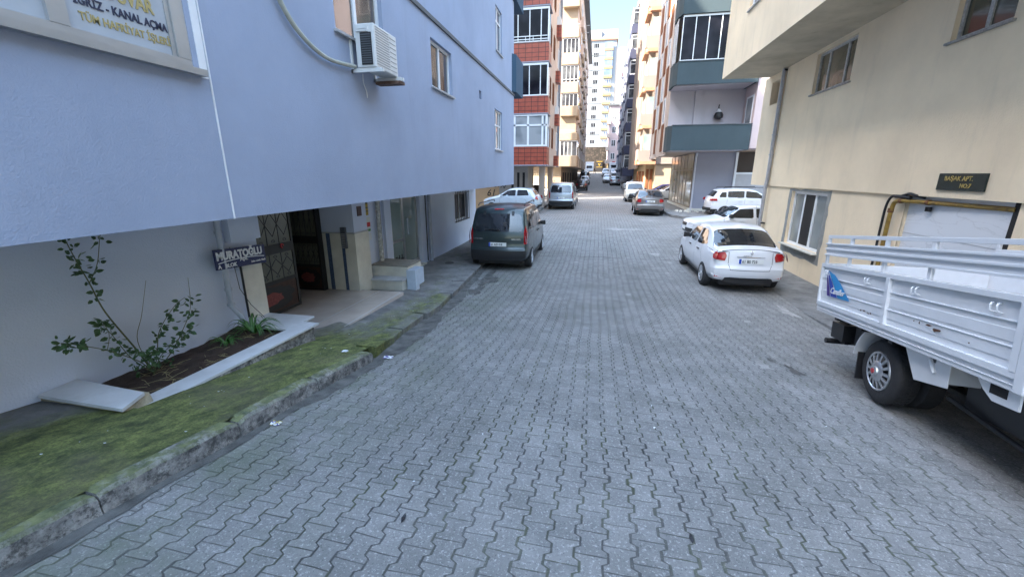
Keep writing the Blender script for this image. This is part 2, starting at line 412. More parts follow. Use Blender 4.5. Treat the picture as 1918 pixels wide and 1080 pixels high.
b = MB(); Y_ = [-10 + i * .2 for i in range(0, 139)]; T_ = [0, .04, .1, .18, .26, .35, .45, .55, .65, .75, .85, 1.0, 1.25]
for y in Y_:
    k = kerbx(y) - .10
    for t_ in T_:
        x = k + (-5.3 - k) * t_; b.v.append((x, y, pz(x, y) + .006 * math.sin(7 * x + 3 * y) - (.35 if x < -3.82 and 2.45 < y < 4.55 else 0)))
n_ = len(T_)
for i in range(len(Y_) - 1):
    for j in range(n_ - 1): b.f.append((i * n_ + j, i * n_ + j + 1, (i + 1) * n_ + j + 1, (i + 1) * n_ + j))
# closing skirt towards the cross street
e = len(Y_) - 1
for j in range(n_ - 1):
    q = len(b.v); b.v += [(b.v[e * n_ + j][0], Y_[-1] + .01, -.6), (b.v[e * n_ + j + 1][0], Y_[-1] + .01, -.6)]; b.f.append((e * n_ + j, e * n_ + j + 1, q + 1, q))
b.mi = [0] * len(b.f)
tag(b.build('pavement', M['pave'], None, smooth=True), kind='structure')
# kerb stones
def kerb_mat():
    t = NT('mossy_kerb_concrete'); P = t.pos(); m = t.math
    c = t.mix(t.ramp(t.noise(7, P, 6, .75), .35, .7), c4((.13, .13, .13)), c4((.48, .47, .45)))
    g = t.node('ShaderNodeNewGeometry'); sp = t.node('ShaderNodeSeparateXYZ'); t.l.new(g.outputs['Normal'], sp.inputs[0])
    f = m('MULTIPLY', m('MULTIPLY', t.ramp(sp.outputs[2], .45, .8), t.ramp(t.noise(4, P, 5, .7), .28, .5)), .92)
    c = t.mix(m('MULTIPLY', t.ramp(t.noise(16, P, 5, .8), .46, .6), .8), c, c4((.04, .04, .04)))
    c = t.mix(f, c, t.mix(t.ramp(t.noise(9, P, 5, .7), .35, .65), c4((.07, .09, .04)), c4((.20, .22, .09))))
    t.put(t.b.inputs['Base Color'], c); t.b.inputs['Roughness'].default_value = .95
    t.bump(m('ADD', t.noise(70, P, 4, .75), t.noise(18, P, 3)), .9, .015); return t.m
M['kerb'] = kerb_mat()
ky = [-5.6, -4.7, -3.8, -2.9, -2.0, -1.1, -.25, .65, 1.5, 2.42, 3.35, 4.3]
for i in range(len(ky) - 1):
    b = MB(); y0, y1 = ky[i] + .005, ky[i + 1] - .005
    st = 14
    jx, jz = rnd(-.009, .009), rnd(-.009, .009)
    for q in range(st + 1):
        y = y0 + (y1 - y0) * q / st; k = kerbx(y) + jx; zt = itps(KT, y) + jz - (.03 if q in (0, st) else 0) * rnd(.2, 1)
        wob = rnd(-.007, .007); zb = gz(y) - .12
        b.v += [(k, y, zb), (k - .006 + wob, y, zt - .03), (k - .026 + wob, y, zt - .006), (k - .085, y, zt + wob * .6), (k - .115, y, zt + .002), (k - .125, y, zb)]
    for q in range(st):
        for j in range(5): b.f.append((q * 6 + j, q * 6 + j + 1, (q + 1) * 6 + j + 1, (q + 1) * 6 + j))
    b.f += [tuple(range(6)), tuple(st * 6 + j for j in range(6))[::-1]]; b.mi = [0] * len(b.f)
    tag(b.build('kerb_stone', M['kerb'], None), kind='structure')
# low broken edging stones past the entrance
for y0, y1, dx, dz, ww in [(4.42, 5.5, -.02, .0, .26), (5.55, 6.5, -.02, .0, .25), (6.55, 7.35, .03, .012, .24), (7.42, 8.3, 0, 0, .24), (8.35, 9.6, .02, .0, .3), (9.65, 11.0, 0, 0, .34), (11.05, 12.5, 0, 0, .36), (12.55, 14, 0, 0, .36)]:
    b = MB(); A = []
    for q in range(6):
        y = y0 + (y1 - y0) * q / 5; k = kerbx(y) + dx; z = pz(k - .2, y) + .02 + dz
        A += [(k + rnd(-.02, .02), y, z - .3), (k + rnd(-.012, .012), y, z - .012), (k - .02, y, z), (k - ww, y, z + .004), (k - ww, y, z - .3)]
    b.v = A
    for q in range(5):
        for j in range(4): b.f.append((q * 5 + j, q * 5 + j + 1, (q + 1) * 5 + j + 1, (q + 1) * 5 + j))
    b.f += [(0, 1, 2, 3, 4), (25, 26, 27, 28, 29)]; b.mi = [0] * len(b.f)
    tag(b.build('kerb_edging', M['pave'] if y0 < 8 else M['pave_plain'], None), kind='structure')
# gutter dirt
M['gutter'] = mat('wet_gutter_dirt', (.095, .095, .09), .8, .5, 6, bump=.5, bs=90)
b = MB(); n = 150; 
for i in range(n + 1):
    y = -6 + i * .14; k = kerbx(y)
    wd = .05 + (.04 if y < 3 else .16) * (.5 + .5 * math.sin(y * 1.7 + 1) * math.sin(y * .83)) + rnd(0, .05) + (.10 if 4.6 < y < 10.5 else 0)
    a, c = k - .16, k + wd
    b.v += [(a, y, rz(a, y) + .006), (c, y, rz(c, y) + .006)]
b.f = [(2 * i, 2 * i + 1, 2 * i + 3, 2 * i + 2) for i in range(n)]; b.mi = [0] * n
tag(b.build('gutter_dirt', M['gutter'], None), kind='structure')
def blob(cx, cy, rx, ry, name, m, seed=1, dz=.009, kind='structure', n=90):
    rr = random.Random(seed); ph = [rr.uniform(0, 6.3) for _ in range(5)]
    b = MB(); b.v = [(cx, cy, rz(cx, cy) + dz)]
    for i in range(n):
        a = 2 * math.pi * i / n; q = 1 + .25 * math.sin(3 * a + ph[0]) + .18 * math.sin(5 * a + ph[1]) + .12 * math.sin(9 * a + ph[2]) + rr.uniform(-.2, .2)
        x, y = cx + rx * q * math.cos(a), cy + ry * q * math.sin(a); b.v.append((x, y, rz(x, y) + dz))
    b.f = [(0, 1 + i, 1 + (i + 1) % n) for i in range(n)]; b.mi = [0] * n
    return tag(b.build(name, m, None), kind=kind)
blob(-2.72, 10.4, .2, .55, 'gutter_dirt', M['gutter'], 3, .011)
blob(-2.72, 9.2, .14, .4, 'gutter_dirt', M['gutter'], 5, .013)
blob(-2.85, 11.9, .10, 1.3, 'gutter_dirt', M['gutter'], 8, .015)
M['stain'] = mat('oil_stain', (.06, .06, .06), .6, .4, 8)
blob(2.55, 5.35, .05, .2, 'oil_stain', M['stain'], 11, .005)
blob(2.42, 5.75, .025, .1, 'oil_stain', M['stain'], 12, .005)
M['patch'] = mat('pale_mortar_patch', (.28, .275, .265), .9, .35, 6, bump=.3, bs=60)
blob(1.25, 20.6, .8, .28, 'mortar_patch', M['patch'], 21, .006)
blob(2.75, 24.0, .5, .2, 'mortar_patch', M['patch'], 22, .006)
blob(2.1, 14.9, .14, .25, 'mortar_patch', M['patch'], 23, .006)
blob(3.9, 8.9, .1, .45, 'mortar_patch', M['patch'], 24, .006)
M['manhole'] = mat('iron_manhole', (.07, .065, .06), .7, .3, 20, bump=.5, bs=60)
def disc(x, y, r, z, name, label):
    b = MB(); n = 28
    for rr_, zz in ((r, 0), (r, .012), (r * .86, .012), (r * .84, .007), (.001, .007)):
        b.v += [(x + rr_ * math.cos(2 * math.pi * i / n), y + rr_ * math.sin(2 * math.pi * i / n), z + zz) for i in range(n)]
    b.f = [(k * n + i, k * n + (i + 1) % n, (k + 1) * n + (i + 1) % n, (k + 1) * n + i) for k in range(4) for i in range(n)]; b.mi = [0] * len(b.f)
    return tag(b.build(name, M['manhole'], None, top=True), label, 'manhole')
disc(-3.75, 24.2, .32, rz(-3.75, 24.2), 'manhole_cover', 'round dark iron manhole cover in the paving in front of the pale blue hatchback')
disc(-4.35, 11.9, .14, pz(-4.35, 11.9) + .004, 'drain_cover', 'small dark round drain cover on the pavement by the downpipe near the dark green van')

# ================================================================== blue-grey building, left
M['marble'] = mat('cream_marble', (.64, .62, .54), .35, .12, 2.5, dirt=.25, dirtcol=(.3, .28, .22))
M['marble_white'] = mat('white_marble_slab', (.55, .56, .58), .5, .14, 3, bump=.15, bs=60, dirt=.45, dirtcol=(.25, .25, .24))
M['floor_tile'] = mat('entrance_floor_tile', (.52, .465, .42), .25, .12, 1.3, dirt=.35, dirtcol=(.22, .2, .18))
M['bluestone'] = mat('blue_granite_strip', (.07, .10, .17), .3, .5, 40)
M['iron'] = mat('dark_wrought_iron', (.012, .011, .011), .5, .2)
M['pinkish'] = mat('faded_red_medallion', (.22, .06, .055), .7, .25, 30)
M['gold'] = mat('gold_lettering', (.42, .30, .09), .45, .05)
M['ac'] = mat('off_white_casing', (.66, .67, .66), .4, .06, 4)
M['grey_line'] = mat('dark_grey_trim', (.10, .11, .12), .7, .1)
M['pipe'] = mat('painted_pipe', (.40, .44, .52), .4, .1, 8)
L1 = empty('apartment_building', (-4.6, 2, .4), 'blue-grey rendered apartment building with overhanging upper floors on the left of the street', 'apartment building')
FU = FX(-3.4, 1)
holes = [(-.6, 3.27, 3.26, 4.9, .05), (5.45, 6.75, 4.19, 5.30), (8.72, 9.97, 4.12, 5.02), (12.26, 12.5, 4.46, 4.68, .3), (14.1, 15.2, 3.2, 4.45),
         (14.35, 15.25, 6.22, 7.5), (5.4, 6.9, 7.3, 8.7), (9, 10.3, 7.3, 8.7)]
for z in (): holes += [(.2, 1.8, z - 1, z + .4), (5.4, 6.9, z - 1, z + .4), (9, 10.3, z - 1, z + .4), (14.35, 15.25, z - 1, z + .3)]
wall(L1, FU, -7, 17.35, 1.99, 9.5, holes, M['blue_stucco'], 'wall', .13)
b = MB(); b.quad((-3.4, -7, 1.99), (-3.4, 17.35, 1.99), (-7.5, 17.35, 1.99), (-7.5, -7, 1.99))
b.quad((-3.4, 17.35, 1.99), (-14, 17.35, 1.99), (-14, 17.35, 9.5), (-3.4, 17.35, 9.5)); b.quad((-3.4, -7, 1.99), (-14, -7, -.5), (-14, -7, 9.5), (-3.4, -7, 9.5))
b.build('soffit', M['blue_stucco'], L1, fixn=False)
b = MB(); b.box(-14.2, -3.1, -7.2, 17.6, 9.5, 9.8); b.build('roof', M['grey_line'], L1)
for z in (5.38, 8.8):
    b = MB(); b.fbox(FU, -7, 17.35, z - .045, z + .03, -.035, .0); b.build('string_course', M['grey_line'], L1)
b = MB(); b.fbox(FU, 3.40, 3.412, 1.985, 9.4, -.010, .004); b.fbox(FU, 3.32, 3.39, 3.2, 9.4, -.008, .004); b.build('corner_bead', M['white_paint'], L1)
# shop window with lettered film
M['film'] = mat('white_window_film', (.40, .43, .47), .25, .08, 3)
fs = MB(); D = .05
for a, c in ((-.6, -.5), (.8, .9), (2.31, 2.42), (3.155, 3.27)): fs.fbox(FU, a, c, 3.322, 4.9, .004, D)
fs.fbox(FU, -.6, 3.27, 3.262, 3.32, .006, D - .003); fs.fbox(FU, 3.12, 3.153, 3.322, 4.9, .02, D - .004)
sw = fs.build('window', M['alu'], L1)
p = MB(); p.fbox(FU, -.5, 2.31, 3.322, 4.9, .03, .036); p.fbox(FU, 2.42, 3.12, 3.322, 4.9, .03, .036); p.build('pane', M['film'], sw)
q = MB(); q.fbox(FU, -.7, 3.33, 3.205, 3.257, -.07, D); q.build('sill', M['alu'], sw)
M['gold2'] = mat('gold_film_lettering', (.42, .33, .13), .5, 0); M['navy'] = mat('navy_film_lettering', (.02, .025, .06), .5, 0)
text(sw, 'TÜM HAFRİYAT İŞLERİ', FU, 2.50, 3.39, .074, M['gold2'], 1, .027, .0012, sx=.80)
text(sw, 'İGRİZ - KANAL AÇMA', FU, 2.485, 3.486, .078, M['navy'], 1, .027, .0018, sx=.80)
text(sw, '; DUVAR', FU, 2.64, 3.585, .13, M['gold2'], 1, .027, .004, sx=.78)
# flat windows
def curtain(parent, F, u0, u1, z0, z1, d, m):
    b = MB(); n = 14
    for i in range(n + 1):
        u = u0 + (u1 - u0) * i / n; b.v += [F(u, d + .02 * (i % 2), z0), F(u, d + .02 * (i % 2), z1)]
    b.f = [(2 * i, 2 * i + 1, 2 * i + 3, 2 * i + 2) for i in range(n)]; b.mi = [0] * n
    return b.build('curtain', m, parent)
window(L1, FU, 5.45, 6.75, 4.19, 5.30, .12, (.48,), .06, gm=M['glass_warm'])
window(L1, FU, 8.72, 9.97, 4.12, 5.02, .12, (.5,), .06, gm=M['glass_warm'])
window(L1, FU, 14.1, 15.2, 3.2, 4.45, .1, (.36, .7), .05, tr=.62)
window(L1, FU, 14.35, 15.25, 6.22, 7.5, .1, (.45,), .05, tr=.7)
for h in holes[6:]: window(L1, FU, *h[:4], .12, (.5,), .06)
# corner balcony boxes past the end of the facade
M['teal'] = stucco('teal_blue_stucco', (.045, .085, .13), 60, .4, .1, .1)
for z0, z1 in ((5.45, 6.75), (8.55, 9.85)):
    b = MB(); b.hexa([(-3.44, 16.9, z0), (-3.26, 17.1, z0), (-3.26, 18.6, z0), (-4.2, 18.6, z0), (-3.44, 16.9, z1), (-3.26, 17.1, z1), (-3.26, 18.6, z1), (-4.2, 18.6, z1)])
    b.build('balcony', M['teal'], L1)
# ground floor
FN = FX(-4.6, 1); FL = FX(-5.1, 1)
wall(L1, FN, -7, 4.57, .1, 2.0, [], M['blue_stucco_lifted'], 'wall')
b = MB(); b.quad((-4.6, 4.57, 1.3), (-4.6, 4.9, 1.3), (-4.6, 4.9, 2.0), (-4.6, 4.57, 2.0)); b.quad((-4.6, 4.9, .1), (-7.5, 4.9, .1), (-7.5, 4.9, 2), (-4.6, 4.9, 2)); b.build('wall', M['blue_stucco_lifted'], L1)
b = MB(); b.box(-4.7, -4.585, 4.57, 4.91, .34, 1.38); b.build('marble_pillar', M['marble'], L1)
b = MB(); b.box(-4.62, -4.5, 4.40, 4.88, 1.56, 1.9); b.build('lintel_box', M['blue_stucco_lifted'], L1)
wall(L1, FL, 8.3, 17.5, -.6, 2.0, [(9.7, 11.62, -.24, 1.93, .2), (14.75, 16.3, .7, 1.72, .14)], M['blue_stucco_lifted'], 'wall')
b = MB(); b.box(-5.16, -5.03, 9.35, 9.68, -.3, 1.98); b.build('pilaster', M['blue_stucco_lifted'], L1)
b = MB(); b.quad((-5.1, 17.5, -.6), (-14, 17.5, -.6), (-14, 17.5, 2), (-5.1, 17.5, 2)); b.build('wall', M['blue_stucco_lifted'], L1)
# entrance recess: right cheek with marble cladding
b = MB(); b.quad((-4.9, 7.78, 1.2), (-7.5, 7.78, 1.2), (-7.5, 7.78, 2), (-4.9, 7.78, 2)); b.quad((-4.9, 7.78, 1.2), (-4.9, 8.3, 1.2), (-4.9, 8.3, 2), (-4.9, 7.78, 2)); b.build('wall', M['blue_stucco_lifted'], L1)
b = MB(); b.box(-5.72, -4.88, 7.755, 8.3, -.2, 1.2); mp_ = b.build('marble_pillar', M['marble'], L1)
b = MB(); b.box(-5.73, -4.875, 7.745, 8.3, 1.202, 1.225); b.build('capping', M['sill'], mp_)
for x0, x1 in ((-5.55, -5.46), (-5.20, -5.13)):
    b = MB(); b.box(x0, x1, 7.748, 7.757, -.1, 1.2); b.build('stone_strip', M['bluestone'], mp_)
b = MB(); b.box(-5.12, -4.965, 8.28, 8.36, -.1, 2.0); b.build('pilaster', M['pipe'], L1)
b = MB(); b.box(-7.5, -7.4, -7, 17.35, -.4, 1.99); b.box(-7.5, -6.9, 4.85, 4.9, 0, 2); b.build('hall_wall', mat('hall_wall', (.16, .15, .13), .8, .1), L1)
# entrance floor
def fz(y): return .125 - .048 * (y - 4.9)
b = MB(); b.hexa([(-3.68, 4.88, fz(4.9) - .2), (-3.93, 7.85, fz(7.85) - .25), (-7.4, 7.85, fz(7.85) - .25), (-7.4, 4.88, fz(4.9) - .2), (-3.68, 4.88, fz(4.9)), (-3.93, 7.85, fz(7.85)), (-7.4, 7.85, fz(7.85)), (-7.4, 4.88, fz(4.9))])
b.build('entrance_floor', M['floor_tile'], L1)
b = MB()
for i, (xa, xb) in enumerate([(-3.72, -3.97), (-4.22, -4.45)]): b.hexa([(xa, 4.9, fz(4.9)), (xb, 7.8, fz(7.8)), (xb - .012, 7.8, fz(7.8)), (xa - .012, 4.9, fz(4.9)), (xa, 4.9, fz(4.9) + .003), (xb, 7.8, fz(7.8) + .003), (xb - .012, 7.8, fz(7.8) + .003), (xa - .012, 4.9, fz(4.9) + .003)])
b.build('tile_joint', M['sill'], L1)
# iron gate leaves
def gate(parent, P0, ax, wdt, z0, z1, mir=1):
    g = MB(); A = Vector(ax).normalized(); N = Vector((0, 0, 1)).cross(A)
    def bx(u0, u1, za, zb, t=.02):
        c = [P0[0], P0[1], 0]
        pts = []
        for z in (za, zb):
            for (u, s) in ((u0, -t), (u1, -t), (u1, t), (u0, t)):
                p = Vector(c) + A * u + N * s; pts.append((p.x, p.y, z))
        return pts
    for q in (bx(0, .05, z0, z1), bx(wdt - .05, wdt, z0, z1), bx(.05, wdt - .05, z0, z0 + .05), bx(.05, wdt - .05, z1 - .05, z1), bx(.05, wdt - .05, z0 + .52, z0 + .58), bx(.05, wdt - .05, z0 + 1.02, z0 + 1.18)): g.hexa(q)
    leaf = g.build('gate_leaf', M['iron'], parent)
    bars = MB()
    for za, zb in ((z0 + .58, z0 + 1.02), (z0 + 1.18, z1 - .05)):
        nn = 5
        for i in range(1, nn):
            u = .05 + (wdt - .1) * i / nn; p = Vector((P0[0], P0[1], 0)) + A * u
            bars.tube([(p.x, p.y, za), (p.x, p.y, zb)], .011, 5)
        for i in range(nn):
            for sg in (1, -1):
                u0 = .05 + (wdt - .1) * i / nn; u1 = .05 + (wdt - .1) * (i + 1) / nn; zm = (za + zb) / 2; hh = (zb - za) * .3
                a = Vector((P0[0], P0[1], 0)) + A * u0; c = Vector((P0[0], P0[1], 0)) + A * u1; mid = (a + c) / 2
                bars.tube([(a.x, a.y, zm), (mid.x, mid.y, zm + sg * hh), (c.x, c.y, zm)], .011, 5)
        for zc in (za + .05, zb - .05):
            for i in range(nn):
                u0 = .05 + (wdt - .1) * (i + .5) / nn; p = Vector((P0[0], P0[1], 0)) + A * u0
                bars.tube([(p.x + A.x * .035 * math.cos(t), p.y + A.y * .035 * math.cos(t), zc + .02 * math.sin(t)) for t in [k * .785 for k in range(9)]], .010, 4)
    bars.build('grille', M['iron'], leaf)
    pn = MB(); pn.hexa(bx(.05, wdt - .05, z0 + .05, z0 + .52, .006)); pn.build('kick_panel', mat('dark_panel', (.05, .025, .018), .7, .3, 12), leaf)
    gl = MB(); gl.hexa(bx(.05, wdt - .05, z0 + .58, z1 - .05, .004)); gl.build('gate_glass', mat('dim_hall_glass', (.13, .13, .10), .25, .1), leaf)
    md = MB(); c = Vector((P0[0], P0[1], 0)) + A * (wdt / 2); rr = random.Random(3)
    for sc_, off_, mm in ((1, .010, 0), (.55, .014, 1)):
        n = 28; pts = []
        for s in (1, -1):
            ring = []
            for i in range(n):
                t = 2 * math.pi * i / n; q = 1 + rr.uniform(-.16, .12)
                p = c + A * (wdt * .40 * sc_ * q * math.cos(t)) + N * (off_ * s); ring.append((p.x, p.y, z0 + .285 + .20 * sc_ * q * math.sin(t)))
            md.add(ring, [tuple(range(n))], mm)
    md.build('medallion', [M['iron'], M['pinkish']], leaf)
    return leaf
gate(L1, (-5.26, 4.97), (0, 1, 0), 1.42, .09, 1.97)
gate(L1, (-5.62, 7.62), (-1, 0, 0), .72, -.02, 1.97)
b = MB(); b.box(-5.64, -5.60, 7.6, 7.7, 0, 1.98); b.box(-5.63, -5.60, 7.55, 7.6, 0.02, 1.97); b.build('door_frame', M['iron'], L1)
b = MB()
b.tube([(-5.23, 6.1 + .03 * math.cos(t), 1.22 + .03 * math.sin(t)) for t in [k * .7 for k in range(8)]], .012, 5); b.build('gate_emblem', mat('red_emblem', (.45, .03, .04), .5, 0), L1)
# intercom
ic = MB(); ic.box(-5.17, -5.06, 7.70, 7.757, .90, 1.34); icc = ic.build('intercom', mat('intercom_grey', (.10, .11, .13), .4, .1), L1)
ib = MB()
for k in range(9): ib.box(-5.155, -5.075, 7.692, 7.702, .91 + k * .035, .933 + k * .035)
ib.build('intercom_button', M['alu'], icc)
b = MB(); b.box(-4.90, -4.88, 7.95, 8.1, 1.55, 1.75); b.build('meter_box', mat('brown_box', (.06, .02, .02), .5, .1), L1)
# glazed shop door
DM = M['alu']
fr = MB(); FD = FL
for a, c in ((9.70, 9.76), (10.62, 10.72), (11.54, 11.62)): fr.fbox(FD, a, c, -.16, 1.93, .10, .16)
fr.fbox(FD, 9.76, 10.62, -.16, -.02, .10, .157); fr.fbox(FD, 9.76, 10.62, .62, .69, .10, .157); fr.fbox(FD, 10.72, 11.54, -.2, -.04, .10, .157); fr.fbox(FD, 9.76, 11.54, 1.86, 1.93, .10, .157)
dr = fr.build('glazed_door', DM, L1)
p = MB(); p.fbox(FD, 9.74, 10.64, -.05, 1.88, .13, .138); p.fbox(FD, 10.70, 11.56, -.06, 1.88, .13, .138); p.build('pane', M['glass_green'], dr)
p = MB(); F = FD; p.tube([F(10.79, .10, .78), F(10.79, .02, .78), F(10.79, .02, 1.22), F(10.79, .10, 1.22)], .013, 8); p.build('handle', M['chrome2'], dr)
p = MB(); n = 16
for i in range(n):
    u = 9.78 + .82 * i / n; p.fbox(FD, u, u + .82 / n, -.02, .17 + .05 * math.sin(i * 1.9) + .02 * (i % 3), .121, .128)
p.build('film_skyline', M['ink'], dr)
b = MB(); b.box(-5.16, -4.98, 9.66, 11.66, -.34, -.2); b.build('threshold', M['marble'], L1)
# barred window
w_ = window(L1, FL, 14.75, 16.3, .7, 1.72, .14, (.5,), .05, gm=M['glass_black'])
b = MB()
for i in range(9):
    u = 14.72 + 1.6 * i / 8; b.tube([FL(u, -.06, .66), FL(u, -.06, 1.78)], .012, 5)
for z in (.70, 1.72): b.fbox(FL, 14.7, 16.35, z - .012, z + .012, -.075, -.05)
b.build('window_grille', M['iron'], L1)
# downpipes of this building
def pipe(parent, pts, r, m, name='downpipe', rings=()):
    b = MB(); b.tube(pts, r, 10)
    for z in rings:
        for (p, q) in zip(pts, pts[1:]):
            if min(p[2], q[2]) <= z <= max(p[2], q[2]) and abs(p[2] - q[2]) > .05:
                t = (z - p[2]) / (q[2] - p[2]); c = [p[i] + (q[i] - p[i]) * t for i in range(3)]
                b.tube([(c[0], c[1], z - .018), (c[0], c[1], z + .018)], r * 1.3, 10)
    return b.build(name, m, parent, smooth=True)
pipe(L1, [(-4.5, 4.24, 2.0), (-4.5, 4.23, .78), (-4.45, 4.30, .62), (-4.40, 4.36, .38)], .034, M['pipe'], rings=(1.72, 1.0, .80))
b = MB(); b.tube([(-4.55, 4.52, 1.35), (-4.55, 4.52, .52)], .014, 6); b.tube([(-4.56, 4.42, 1.5), (-4.54, 4.44, .95), (-4.52, 4.55, .7), (-4.5, 4.72, .46)], .004, 5); b.build('cable', M['ink'], L1)
M['mottled'] = mat('peeling_white_pipe', (.5, .5, .48), .6, .4, 18, dirt=.6, dirtcol=(.12, .11, .1))
pipe(L1, [(-5.02, 9.03, 2.0), (-5.02, 9.03, -.05)], .05, M['mottled'], rings=(1.78, .4))
b = MB(); b.tube([(-5.05, 9.16, 2.0), (-5.05, 9.16, .0)], .02, 6); b.build('cable', M['ink'], L1)
pipe(L1, [(-5.02, 12.15, 2.0), (-5.02, 12.15, -.26)], .055, M['pipe'], rings=(.3,))
b = MB(); b.tube([(-5.06, 11.95, 2.0), (-5.06, 11.95, -.2)], .016, 6); b.build('cable', M['ink'], L1)
# wall notices
def notice(y, z, h, w_, col, lab, extra=None):
    b = MB(); b.box(-5.092, -5.085, y, y + w_, z, z + h, 0)
    ms = [mat('paper_' + lab.split()[0], col, .6, .05)]
    if extra:
        for k, (za, zb, c) in enumerate(extra): b.box(-5.086, -5.081, y + .012, y + w_ - .012, z + za, z + zb, k + 1); ms.append(mat('notice_band', c, .6, .1))
    tag(b.build('notice', ms, None, top=True), lab, 'notice', 'notices stuck on the wall')
notice(8.50, 1.50, .42, .22, (.42, .30, .03), 'yellow notice stuck highest on the blue-grey wall beside the pipe', [(.08, .10, (.05, .05, .05)), (.16, .18, (.05, .05, .05)), (.25, .3, (.05, .05, .05))])
notice(8.52, 1.12, .34, .24, (.6, .62, .6), 'white notice with a red badge and green band below the yellow notice', [(.02, .07, (.05, .25, .08)), (.12, .22, (.5, .02, .02))])
notice(8.62, .93, .16, .15, (.62, .64, .66), 'small plain white paper under the notice with the red badge')

# street name board
SG = empty('sign_board', (-4.52, 4.52, 1.2), 'dark blue name board with white lettering on the wall beside the entrance', 'sign')
F2 = FX(-4.47, 1)
SLP = -.04
b = MB()
b.hexa([F2(4.10, 0, 1.27), F2(4.10, .02, 1.27), F2(4.88, .02, 1.22), F2(4.88, 0, 1.22), F2(4.10, 0, 1.52), F2(4.10, .02, 1.52), F2(4.88, .02, 1.47), F2(4.88, 0, 1.47)])
b.build('board', mat('navy_board', (.012, .018, .085), .35, .05), SG)
text(SG, 'MURATOĞLU', F2, 4.115, 1.388, .135, M['white_paint'], 1, -.004, .006, sx=.86, slope=SLP)
text(SG, 'Apt.', F2, 4.45, 1.322, .062, M['white_paint'], 1, -.004, .0005, slope=SLP, sx=1.2)
text(SG, 'A   BLOK', F2, 4.12, 1.283, .068, M['white_paint'], 1, -.004, .002, slope=SLP)
text(SG, 'Zafer sokak. No:5', F2, 4.62, 1.268, .033, M['white_paint'], 1, -.004, .0008, slope=SLP)
b = MB(); n = 12
for i in range(n):
    def cz(k):
        t = k / n; return 1.352 + .05 * t * (1 - t) * 2 + SLP * .72 * t - .012
    u = 4.13 + .72 * i / n; v = 4.13 + .72 * (i + 1) / n
    b.hexa([F2(u, -.002, cz(i)), F2(v, -.002, cz(i + 1)), F2(v, -.006, cz(i + 1)), F2(u, -.006, cz(i)), F2(u, -.002, cz(i) + .011), F2(v, -.002, cz(i + 1) + .011), F2(v, -.006, cz(i + 1) + .011), F2(u, -.006, cz(i) + .011)])
b.build('swoosh', M['white_paint'], SG)

# ---------------- air conditioner
AC = empty('air_conditioner', (-3.25, 6.0, 3.75), 'white air conditioner unit on wall brackets under the upper window', 'air conditioner')
b = MB(); b.box(-3.30, -3.02, 5.72, 6.38, 3.80, 4.33); b.build('casing', M['ac'], AC, bevel=.012)
b = MB(); b.box(-3.22, -3.06, 5.708, 5.722, 3.83, 4.22)
b.build('side_grille', M['black'], AC)
b = MB()
for k in range(13): b.box(-3.21, -3.07, 5.702, 5.709, 3.85 + k * .028, 3.862 + k * .028)
b.build('side_fin', M['grey_line'], AC)
b = MB(); b.box(-3.27, -3.10, 5.700, 5.722, 4.23, 4.30); b.box(-3.25, -3.12, 5.694, 5.701, 4.26, 4.275); b.build('service_cover', M['ac'], AC)
b = MB()
for k in range(15): b.box(-3.022, -3.014, 5.76, 6.13, 3.845 + k * .032, 3.852 + k * .032)
for k in range(8): b.box(-3.022, -3.014, 6.16, 6.34, 3.845 + k * .06, 3.851 + k * .06)
b.build('front_louvre', mat('louvre_grey', (.33, .34, .35), .5, 0), AC)
b = MB()
for y in (5.75, 6.36):
    b = MB()
    b.box(-3.4, -2.93, y - .02, y + .02, 3.745, 3.785); b.box(-3.4, -3.375, y - .02, y + .02, 3.745, 4.15)
    b.box(-3.35, -2.97, y - .012, y + .012, 3.785, 3.80)
    b.build('bracket', M['ac'], AC)
b = MB(); b.box(-3.36, -2.96, 6.30, 6.46, 3.70, 3.742); b.build('drip_tray', mat('rusty_tray', (.12, .07, .05), .8, .4, 20), AC)
H1 = empty('air_conditioner_hose', (-3.35, 5, 3.8), 'thick cream hose sagging down the blue-grey wall to the air conditioner', 'hose')
b = MB(); pts = []
import itertools
ctrl = [(-3.36, 4.22, 4.9), (-3.36, 4.30, 4.35), (-3.355, 4.48, 4.05), (-3.35, 4.75, 3.87), (-3.35, 5.1, 3.78), (-3.345, 5.45, 3.79), (-3.34, 5.74, 3.82)]
def cat(P, n=8):
    P = [Vector(p) for p in P]; out = []
    for i in range(len(P) - 1):
        a, b_, c, d = P[max(i - 1, 0)], P[i], P[i + 1], P[min(i + 2, len(P) - 1)]
        for k in range(n):
            t = k / n; out.append(.5 * ((2 * b_) + (c - a) * t + (2 * a - 5 * b_ + 4 * c - d) * t * t + (3 * b_ - a - 3 * c + d) * t ** 3))
    out.append(P[-1]); return out
b.tube(cat(ctrl), .026, 8); b.build('hose', mat('cream_hose', (.42, .42, .36), .6, .15, 10), H1, smooth=True)
b = MB(); b.tube(cat([(-3.33, 5.9, 3.76), (-3.36, 5.95, 3.66), (-3.38, 6.05, 3.56), (-3.38, 6.06, 3.48)]), .006, 6); b.build('drain_tube', M['ac'], H1, smooth=True)

